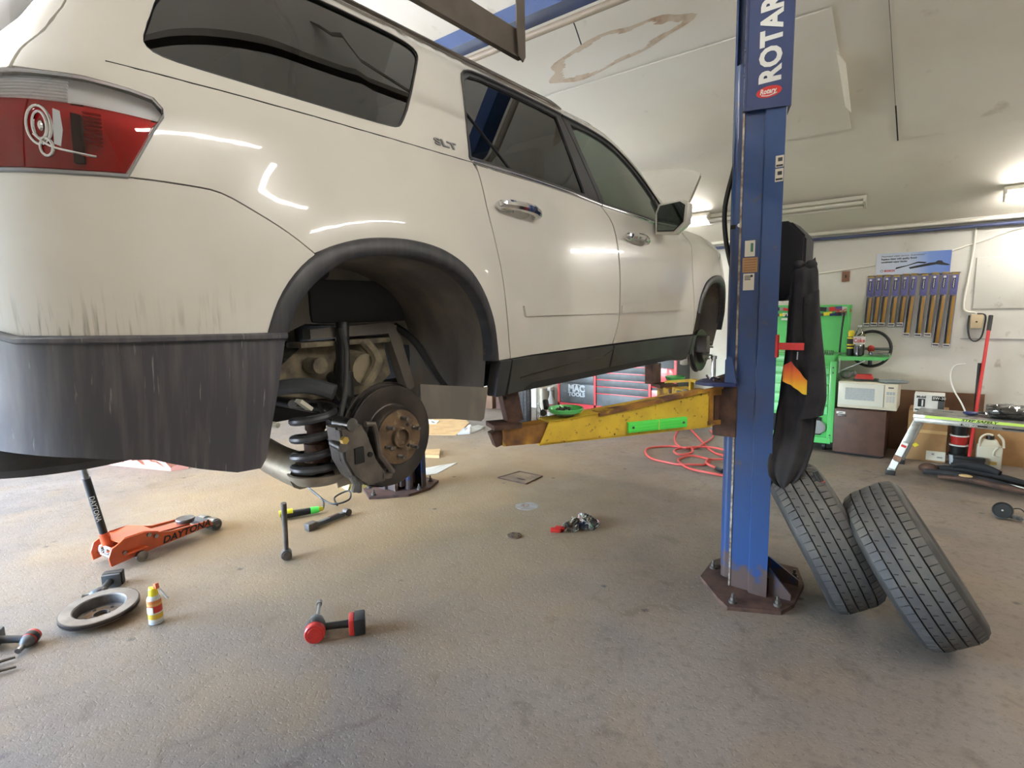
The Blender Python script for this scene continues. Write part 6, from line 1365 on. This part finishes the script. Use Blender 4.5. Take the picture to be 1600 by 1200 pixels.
mb = MB(); mb.box((-.085, 6.20, .549), (.218, .20, .16)); mb.build('carton', 'white', mo_)
mb = MB(); mb.box((.0, 6.0985, .556), (.045, .003, .13)); mb.box((-.022, 6.0985, .600), (.09, .003, .042)); mb.box((-.085, 6.0985, .492), (.20, .003, .012)); mb.build('black_print', 'ink', mo_)
mb = MB(); mb.box((.0, 6.0975, .545), (.042, .003, .07)); mb.build('dark_picture', 'toolgrey', mo_)
mb = MB(); mb.box((-.140, 6.0975, .555), (.052, .002, .072)); mb.build('black_square', 'ink', mo_)
lettering('carton_lettering', '1', .075, (-.152, 6.0955, .528), (1, 0, 0), (0, 0, 1), 'white', mo_, ext=.0004, bold=.002)
lettering('carton_lettering', 'Mobil', .030, (-.178, 6.0968, .598), (1, 0, 0), (0, 0, 1), 'ink', mo_, ext=.0004, bold=.001)
lettering('carton_lettering', '5W-30', .032, (-.062, 6.0965, .592), (1, 0, 0), (0, 0, 1), 'white', mo_, ext=.0004, bold=.0006)
SA = V3(.985, -.09, 0).normalized(); SB = V3(.09, .985, 0).normalized(); SO = V3(-.165, 5.56, 0)
def spp(a, b, z): return SO + SA * a + SB * b + V3(0, 0, z)
st = thing('step_platform', 'aluminium step platform with a lime green edge stripe near the far wall', 'step platform', spp(.6, .2, 0))
mb = MB(); mb.box(spp(.62, .19, .510), (1.26, .38, .05), frame(SA, (0, 0, 1)), .004); mb.build('deck', 'aluminium', st)
mb = MB()
for k in range(11): mb.box(spp(.08 + k * .11, .10 + .16 * (k % 2), .5355), (.07, .025, .003), frame(SA, (0, 0, 1)))
mb.build('grip_ribs', 'steel', st)
mb = MB(); mb.box(spp(.66, -.003, .523), (1.18, .004, .020), frame(SA, (0, 0, 1))); mb.build('lime_stripe', 'lime', st)
mb = MB(); mb.box(spp(.62, -.003, .487), (1.24, .008, .034), frame(SA, (0, 0, 1)), .002); mb.build('front_rail', 'aluminium', st)
mb = MB(); mb.box(spp(.52, -.008, .487), (.44, .002, .014), frame(SA, (0, 0, 1))); mb.build('rail_label', 'ink', st)
lettering('stripe_lettering', 'STEP SAFELY', .024, spp(.30, -.0056, .515), SA, (0, 0, 1), 'ink', st, ext=.0003, bold=.0008, sx=1.6, shear=.3)
lettering('rail_lettering', 'FRANKLIN', .016, spp(.31, -.0095, .4815), SA, (0, 0, 1), 'white', st, ext=.0003, bold=.0004, sx=1.2)
lettering('rail_lettering', 'STEP STOOL', .013, spp(.46, -.0095, .4825), SA, (0, 0, 1), 'white', st, ext=.0003, sx=1.2)
for (a0, a1, b0, b1) in ((.03, -.135, .02, -.02), (.03, -.135, .36, .42), (1.21, 1.37, .02, -.02), (1.21, 1.37, .36, .42)):
    mb = MB(); p0, p1 = spp(a0, b0, .51), spp(a1, b1, .03); d_ = (p1 - p0).normalized(); fr_ = frame(d_, SB)
    mb.box((p0 + p1) / 2, ((p1 - p0).length, .055, .026), fr_, .003); lg = mb.build('leg', 'aluminium', st)
    mb = MB(); mb.box(p1 + V3(0, 0, -.010), (.07, .05, .04), None, .004); mb.build('rubber_foot', 'black', lg)
    if b0 < .1 and a0 < .5:
        mb = MB()
        for t0, t1 in ((.46, .70), (.80, .94)): q_ = p0.lerp(p1, (t0 + t1) / 2); mb.box(q_ - SB * .015 - fr_.col[2] * 0.0, ((p1 - p0).length * (t1 - t0), .046, .030), fr_, .001)
        s1_ = mb.build('leg_sticker', 'white', lg); mb = MB(); q_ = p0.lerp(p1, .52); mb.box(q_ - SB * .017, (.02, .035, .031), fr_); mb.build('warning_stripe', 'inkred', s1_)
        mb = MB(); q_ = p0.lerp(p1, .75); mb.box(q_ - SB * .013, (.04, .057, .029), fr_); mb.build('brown_tape', 'outletbrown', lg)
# things on and behind the platform
bw = thing('wrapped_part', 'dark part in clear plastic film lying on the step platform', 'wrapped part', spp(.56, .2, .5355))
def wr(u, v): a = 2 * PI * v; r_ = .72 + .28 * math.sin(PI * u); return spp(.43 + .29 * u, .20, .59) + SB * (.10 * r_ * math.cos(a)) + V3(0, 0, .055 * r_ * math.sin(a) + .006 * math.sin(a * 6 + u * 14))
mb = MB(); mb.grid(wr, 22, 26); mb.build('film', 'film', bw, ang=18)
mb = MB(); mb.tube([spp(.46, .20, .575), spp(.54, .16, .60), spp(.62, .20, .585), spp(.69, .18, .58)], .030, 12, smooth=5); mb.box(spp(.58, .20, .555), (.24, .12, .03), frame(SA, (0, 0, 1)), .01); mb.build('dark_part', 'black', bw)
br2 = thing('broom', 'red handled broom leaning against the far wall behind the step platform', 'broom', (.22, 6.18, 0))
p0, p1 = V3(.222, 6.15, .10), V3(.300, 6.56, 1.318)
mb = MB(); mb.cyl(p0, p0.lerp(p1, .90), .0135, n=14); mb.build('pole', 'red', br2)
mb = MB(); mb.cyl(p0.lerp(p1, .89), p1, .0165, n=14); mb.build('hand_grip', 'black', br2)
mb = MB(); mb.box((.222, 6.15, .085), (.22, .04, .03), None, .006); mb.box((.222, 6.15, .037), (.22, .035, .07), None, .004, top=(.96, .9)); mb.build('brush_head', 'black', br2)
mb = MB(); mb.cyl((.245, 6.42, .0), (.247, 6.42, .90), .014, n=14); o = mb.build('black_pipe', 'black'); o.location.z = 0; tag(o, 'short black pipe standing left of the red broom pole', 'pipe')
o = MB().tube([spp(.31, .22, .545), spp(.27, .28, .62), spp(.20, .40, .72), spp(.17, .46, .82), spp(.19, .50, .90), spp(.26, .52, .92)], .006, 8, smooth=6).build('white_hose', 'white'); tag(o, 'thin white hose arching up from the step platform', 'hose')
mb = MB(); mb.ell(spp(.34, .2, .552), (.05, .03, .016)); o = mb.build('wire_bundle', 'blue_dark', ang=20); tag(o, 'small dark blue wire bundle on the step platform by the broom', 'wires')
mb = MB(); mb.tube([spp(.36, .24, .548), spp(.40, .22, .556), spp(.44, .26, .548), spp(.40, .30, .552), spp(.37, .26, .548)], .007, 8, smooth=4); o = mb.build('black_cable', 'black'); tag(o, 'black cable coil on the step platform behind the broom', 'cable')
# bins stack, jug, cardboard behind
TB = [(.00, .10, 'white', 'bottom'), (.105, .09, 'black', 'middle'), (.20, .09, 'rust_dark', 'top')]
for k, (z, h, m_, wh) in enumerate(((.0, .10, 'lightgrey', 'pale grey tub at the bottom of the stack under the platform'), (.101, .085, 'black', 'black tub with a white rim in the middle of the stack'), (.187, .085, 'red_tool', 'red tub with a white rim below the topmost tub'), (.273, .085, 'black', 'topmost black tub of the stack under the platform'))):
    t = thing('tub', wh, 'tub', (.148, 6.24, z), group='tubs stacked under the platform')
    mb = MB(); mb.lathe((.148, 6.24, z), (0, 0, 1), [(0, .001), (0, .056), (h - .012, .066), (h - .012, .001)], 26); mb.build('tub_wall', m_, t)
    mb = MB(); mb.lathe((.148, 6.24, z), (0, 0, 1), [(h - .012, .060), (h - .012, .070), (h - .001, .070), (h - .001, .058)], 26); mb.build('rim', 'white' if k in (1, 2) else 'black', t)
mb = MB(); mb.box((.228, 6.26, .18), (.012, .03, .36)); o = mb.build('orange_slat', 'orange'); tag(o, 'narrow orange slat standing right of the stacked tubs', 'slat')
jg = thing('fluid_jug', 'translucent white fluid jug with a coiled spout hose under the platform', 'jug', (.355, 6.24, 0))
mb = MB(); mb.box((.355, 6.25, .10), (.175, .12, .20), None, .02); mb.box((.355, 6.25, .215), (.165, .11, .08), None, .02, top=(.55, .7)); mb.build('jug_body', 'jug', jg)
mb = MB(); mb.cyl((.355, 6.25, .25), (.355, 6.25, .285), .030, n=18); mb.build('jug_cap', 'black', jg)
mb = MB(); mb.tube([(.285, 6.20, .19), (.29, 6.19, .27), (.33, 6.20, .305), (.37, 6.20, .30)], .008, 8, smooth=4); mb.tube([(.40, 6.19, .31), (.435, 6.185, .27), (.445, 6.185, .20)], .009, 8, smooth=4); mb.build('spout_hose', 'offwhite', jg)
mb = MB(); mb.box((.385, 6.188, .055), (.05, .003, .028)); mb.build('jug_label', 'brass', jg)
mb = MB(); mb.tube([(.41, 6.186, .20), (.385, 6.183, .16), (.385, 6.183, .12), (.42, 6.186, .11)], .008, 8, smooth=4); mb.build('jug_handle', 'jug', jg)
mb = MB(); mb.box((.42, 6.42, .17), (.36, .012, .34), Matrix.Rotation(R(-6), 3, 'X')); o = mb.build('cardboard_sheet', 'cardboard'); tag(o, 'upright cardboard sheet leaning behind the white jug', 'cardboard')
# dark trim lengths on the floor in front
for k, (a, b, r_, z, lab) in enumerate((((-.06, 5.80), (.62, 5.60), .035, .036, 'long black trim length at the back of the floor pile by the jug'), ((-.08, 5.68), (.55, 5.42), .030, .031, 'black bumper trim length in the middle of the floor pile'), ((.02, 5.60), (.75, 5.30), .022, .023, 'thin black rail at the front of the floor pile'), ((.10, 5.74), (.40, 5.66), .03, .10, 'short black trim piece lying on top of the floor pile'))):
    mb = MB(); A_, B_ = V3(*a, z), V3(*b, z); mid = (A_ + B_) / 2 + V3(0, .03, .02)
    mb.tube([A_, A_.lerp(mid, .5) + V3(0, .01, .012), mid, B_.lerp(mid, .5) + V3(0, .012, .01), B_], lambda u, r_=r_: r_ * (.7 + .3 * math.sin(PI * u)), 8, smooth=3); o = mb.build('trim_length', 'black_matt' if k != 2 else 'rust_dark', ang=30); tag(o, lab, 'car trim', 'black trim pieces piled on the floor')
mb = MB(); mb.ell((-.05, 5.76, .045), (.07, .05, .045)); o = mb.build('filter_lump', 'rust_dark', ang=30); tag(o, 'dark rounded lump at the left end of the black trim pile', 'car part')
mb = MB(); mb.ell((.19, 5.52, .075), (.045, .02, .012)); o = mb.build('cap', 'cardboard_lit'); o.location.z = .068; tag(o, 'small tan cap lying on the black trim pile', 'cap')
mb = MB(); mb.cyl((.44, 5.49, .075), (.56, 5.42, .072), .005, n=8); o = mb.build('thin_rod', 'white'); o.location.z = .058; tag(o, 'thin white rod lying across the right end of the trim pile', 'rod')
# round work lamp on the floor at the right edge
rl_ = thing('round_lamp', 'black round lamp with a jointed arm on the floor at the right edge', 'lamp', (.37, 4.80, 0))
n_ = V3(-.25, -.85, .46).normalized(); c_ = V3(.37, 4.80, .055)
mb = MB(); mb.lathe(c_, n_, [(-.024, .030), (-.020, .050), (-.004, .056), (.003, .057), (.004, .051), (-.001, .047), (-.002, .001)], 32, caps=True); mb.build('lamp_head', 'black', rl_)
mb = MB(); mb.ell(c_ + n_ * .002, (.006, .006, .006)); mb.build('centre_bulb', 'lightgrey', rl_)
mb = MB(); mb.tube([c_ + V3(.03, 0, -.03), (.43, 4.80, .022), (.47, 4.80, .020)], .014, 10); mb.cyl((.43, 4.785, .025), (.43, 4.775, .025), .009, n=10); mb.cyl((.465, 4.785, .022), (.465, 4.775, .022), .010, n=10); mb.build('jointed_arm', 'toolgrey', rl_)
mb = MB(); mb.tube([(.425, 4.83, .07), (.46, 4.83, .075), (.50, 4.82, .04), (.56, 4.80, .01)], .004, 8, smooth=4); mb.build('lamp_cord', 'hose_black', rl_)
# red tool chest beyond the lift
mc = thing('tool_chest', 'red and black tool chest on casters by the far wall under the car', 'tool chest', (-3.25, 6.38, 0))
mb = MB(); mb.box((-3.265, 6.40, .53), (1.64, .42, .72), None, .004); mb.build('cabinet', mat('chest_grey', rgb(62, 64, 68), .4), mc)
mb = MB()
for x in (-4.075, -3.52, -2.77, -2.455): mb.box((x, 6.18, .53), (.03, .03, .72))
for z in (.185, .89): mb.box((-3.265, 6.18, z), (1.65, .03, .06 if z < .5 else .04))
mb.build('red_frame', 'red', mc)
mb = MB(); mb.box((-3.80, 6.182, .35), (.52, .016, .25), None, .003); mb.build('door_panel', 'toolgrey', mc)
for k, (z, h) in enumerate(((.295, .17), (.43, .08), (.52, .08), (.61, .08), (.70, .08), (.80, .10))):
    mb = MB(); mb.box((-3.145, 6.184, z), (.71, .014, h), None, .003); d_ = mb.build('drawer', 'toolgrey', mc)
    mb = MB(); mb.box((-3.145, 6.172, z + h / 2 - .004), (.71, .018, .013), None, .003); mb.build('drawer_trim', 'red', d_)
for k, (z, h) in enumerate(((.55, .10), (.66, .10), (.78, .10))):
    mb = MB(); mb.box((-3.80, 6.184, z), (.51, .014, h), None, .003); d_ = mb.build('drawer', 'toolgrey', mc)
    mb = MB(); mb.box((-3.80, 6.172, z + h / 2 - .004), (.51, .018, .013), None, .003); mb.build('drawer_trim', 'red', d_)
for z in (.35, .62): mb = MB(); mb.box((-2.61, 6.184, z), (.29, .014, .24), None, .003); mb.build('side_drawer', 'red', mc)
for x in (-3.95, -2.6):
    mb = MB(); mb.cyl((x - .02, 6.28, .06), (x + .02, 6.28, .06), .06, n=20); mb.box((x, 6.28, .13), (.06, .08, .06)); mb.build('caster', 'black', mc)
mb = MB(); mb.lathe((-3.80, 6.1735, .355), (0, -1, 0), [(0, .001), (.0006, .001)], 8); mb.bm.clear()
lettering('chest_lettering', 'MAC', .125, (-3.80, 6.1725, .375), (1, 0, 0), (0, 0, 1), 'lightgrey', mc, ext=.0005, bold=.006, align='CENTER', sx=.95)
lettering('chest_lettering', 'TOOLS', .072, (-3.80, 6.1725, .312), (1, 0, 0), (0, 0, 1), 'lightgrey', mc, ext=.0005, bold=.004, align='CENTER', sx=1.1)
mb = MB(); n0 = 20; pts = [(-3.80 + .125 * math.cos(PI * k / n0), 6.1730, .385 + .085 * math.sin(PI * k / n0)) for k in range(n0 + 1)]; mb.tube(pts, .004, 6); mb.build('logo_arc', 'lightgrey', mc)
# things left of the chest
sb = thing('spray_bottle', 'white spray bottle on the floor left of the red tool chest', 'spray bottle', (-4.24, 6.22, 0)); c_ = (-4.24, 6.22, 0)
mb = MB(); mb.lathe(c_, (0, 0, 1), [(0, .05), (.01, .055), (.20, .055), (.27, .025), (.31, .02)], 22, caps=True); mb.build('bottle', 'white', sb)
mb = MB(); mb.cyl((-4.24, 6.22, .31), (-4.24, 6.22, .35), .022); mb.box((-4.23, 6.20, .38), (.05, .10, .05), None, .01); mb.build('trigger_head', 'white', sb)
mb = MB(); mb.lathe(c_, (0, 0, 1), [(.06, .0558), (.17, .0558)], 22); mb.build('bottle_label', mat('lbl', rgb(196, 170, 160), .5, col2=rgb(180, 80, 70), scale=30), sb)
wb = thing('water_bottle', 'small clear plastic bottle on the floor by the far upright tyre', 'bottle', (-4.24, 5.92, 0)); c_ = (-4.24, 5.92, 0)
mb = MB(); mb.lathe(c_, (0, 0, 1), [(0, .03), (.006, .033), (.14, .033), (.18, .014), (.20, .014)], 20, caps=True); mb.build('bottle_shell', 'plastic_clear', wb)
mb = MB(); mb.cyl((-4.24, 5.92, .198), (-4.24, 5.92, .216), .016); mb.build('cap', 'white', wb)
mb = MB(); mb.lathe((-4.46, 6.40, 0), (0, 0, 1), [(0, .12), (.02, .135), (.36, .135), (.38, .12), (.42, .05), (.43, .001)], 30, caps=True); o = mb.build('metal_drum', mat('drum', rgb(150, 140, 126), .4, .6)); tag(o, 'grey metal drum standing by the far wall left of the white spray bottle', 'drum')
mb = MB(); mb.box((-5.42, 6.3, .15), (.30, .25, .30), None, .01); o = mb.build('dark_crate', 'brownboard'); tag(o, 'brown crate by the far wall behind the wheel liner flap', 'crate')
mb = MB(); mb.box((-5.15, 6.32, .12), (.16, .22, .24), None, .01); o = mb.build('dark_box', 'rust_dark'); tag(o, 'dark brown box beside the brown crate by the far wall', 'box')
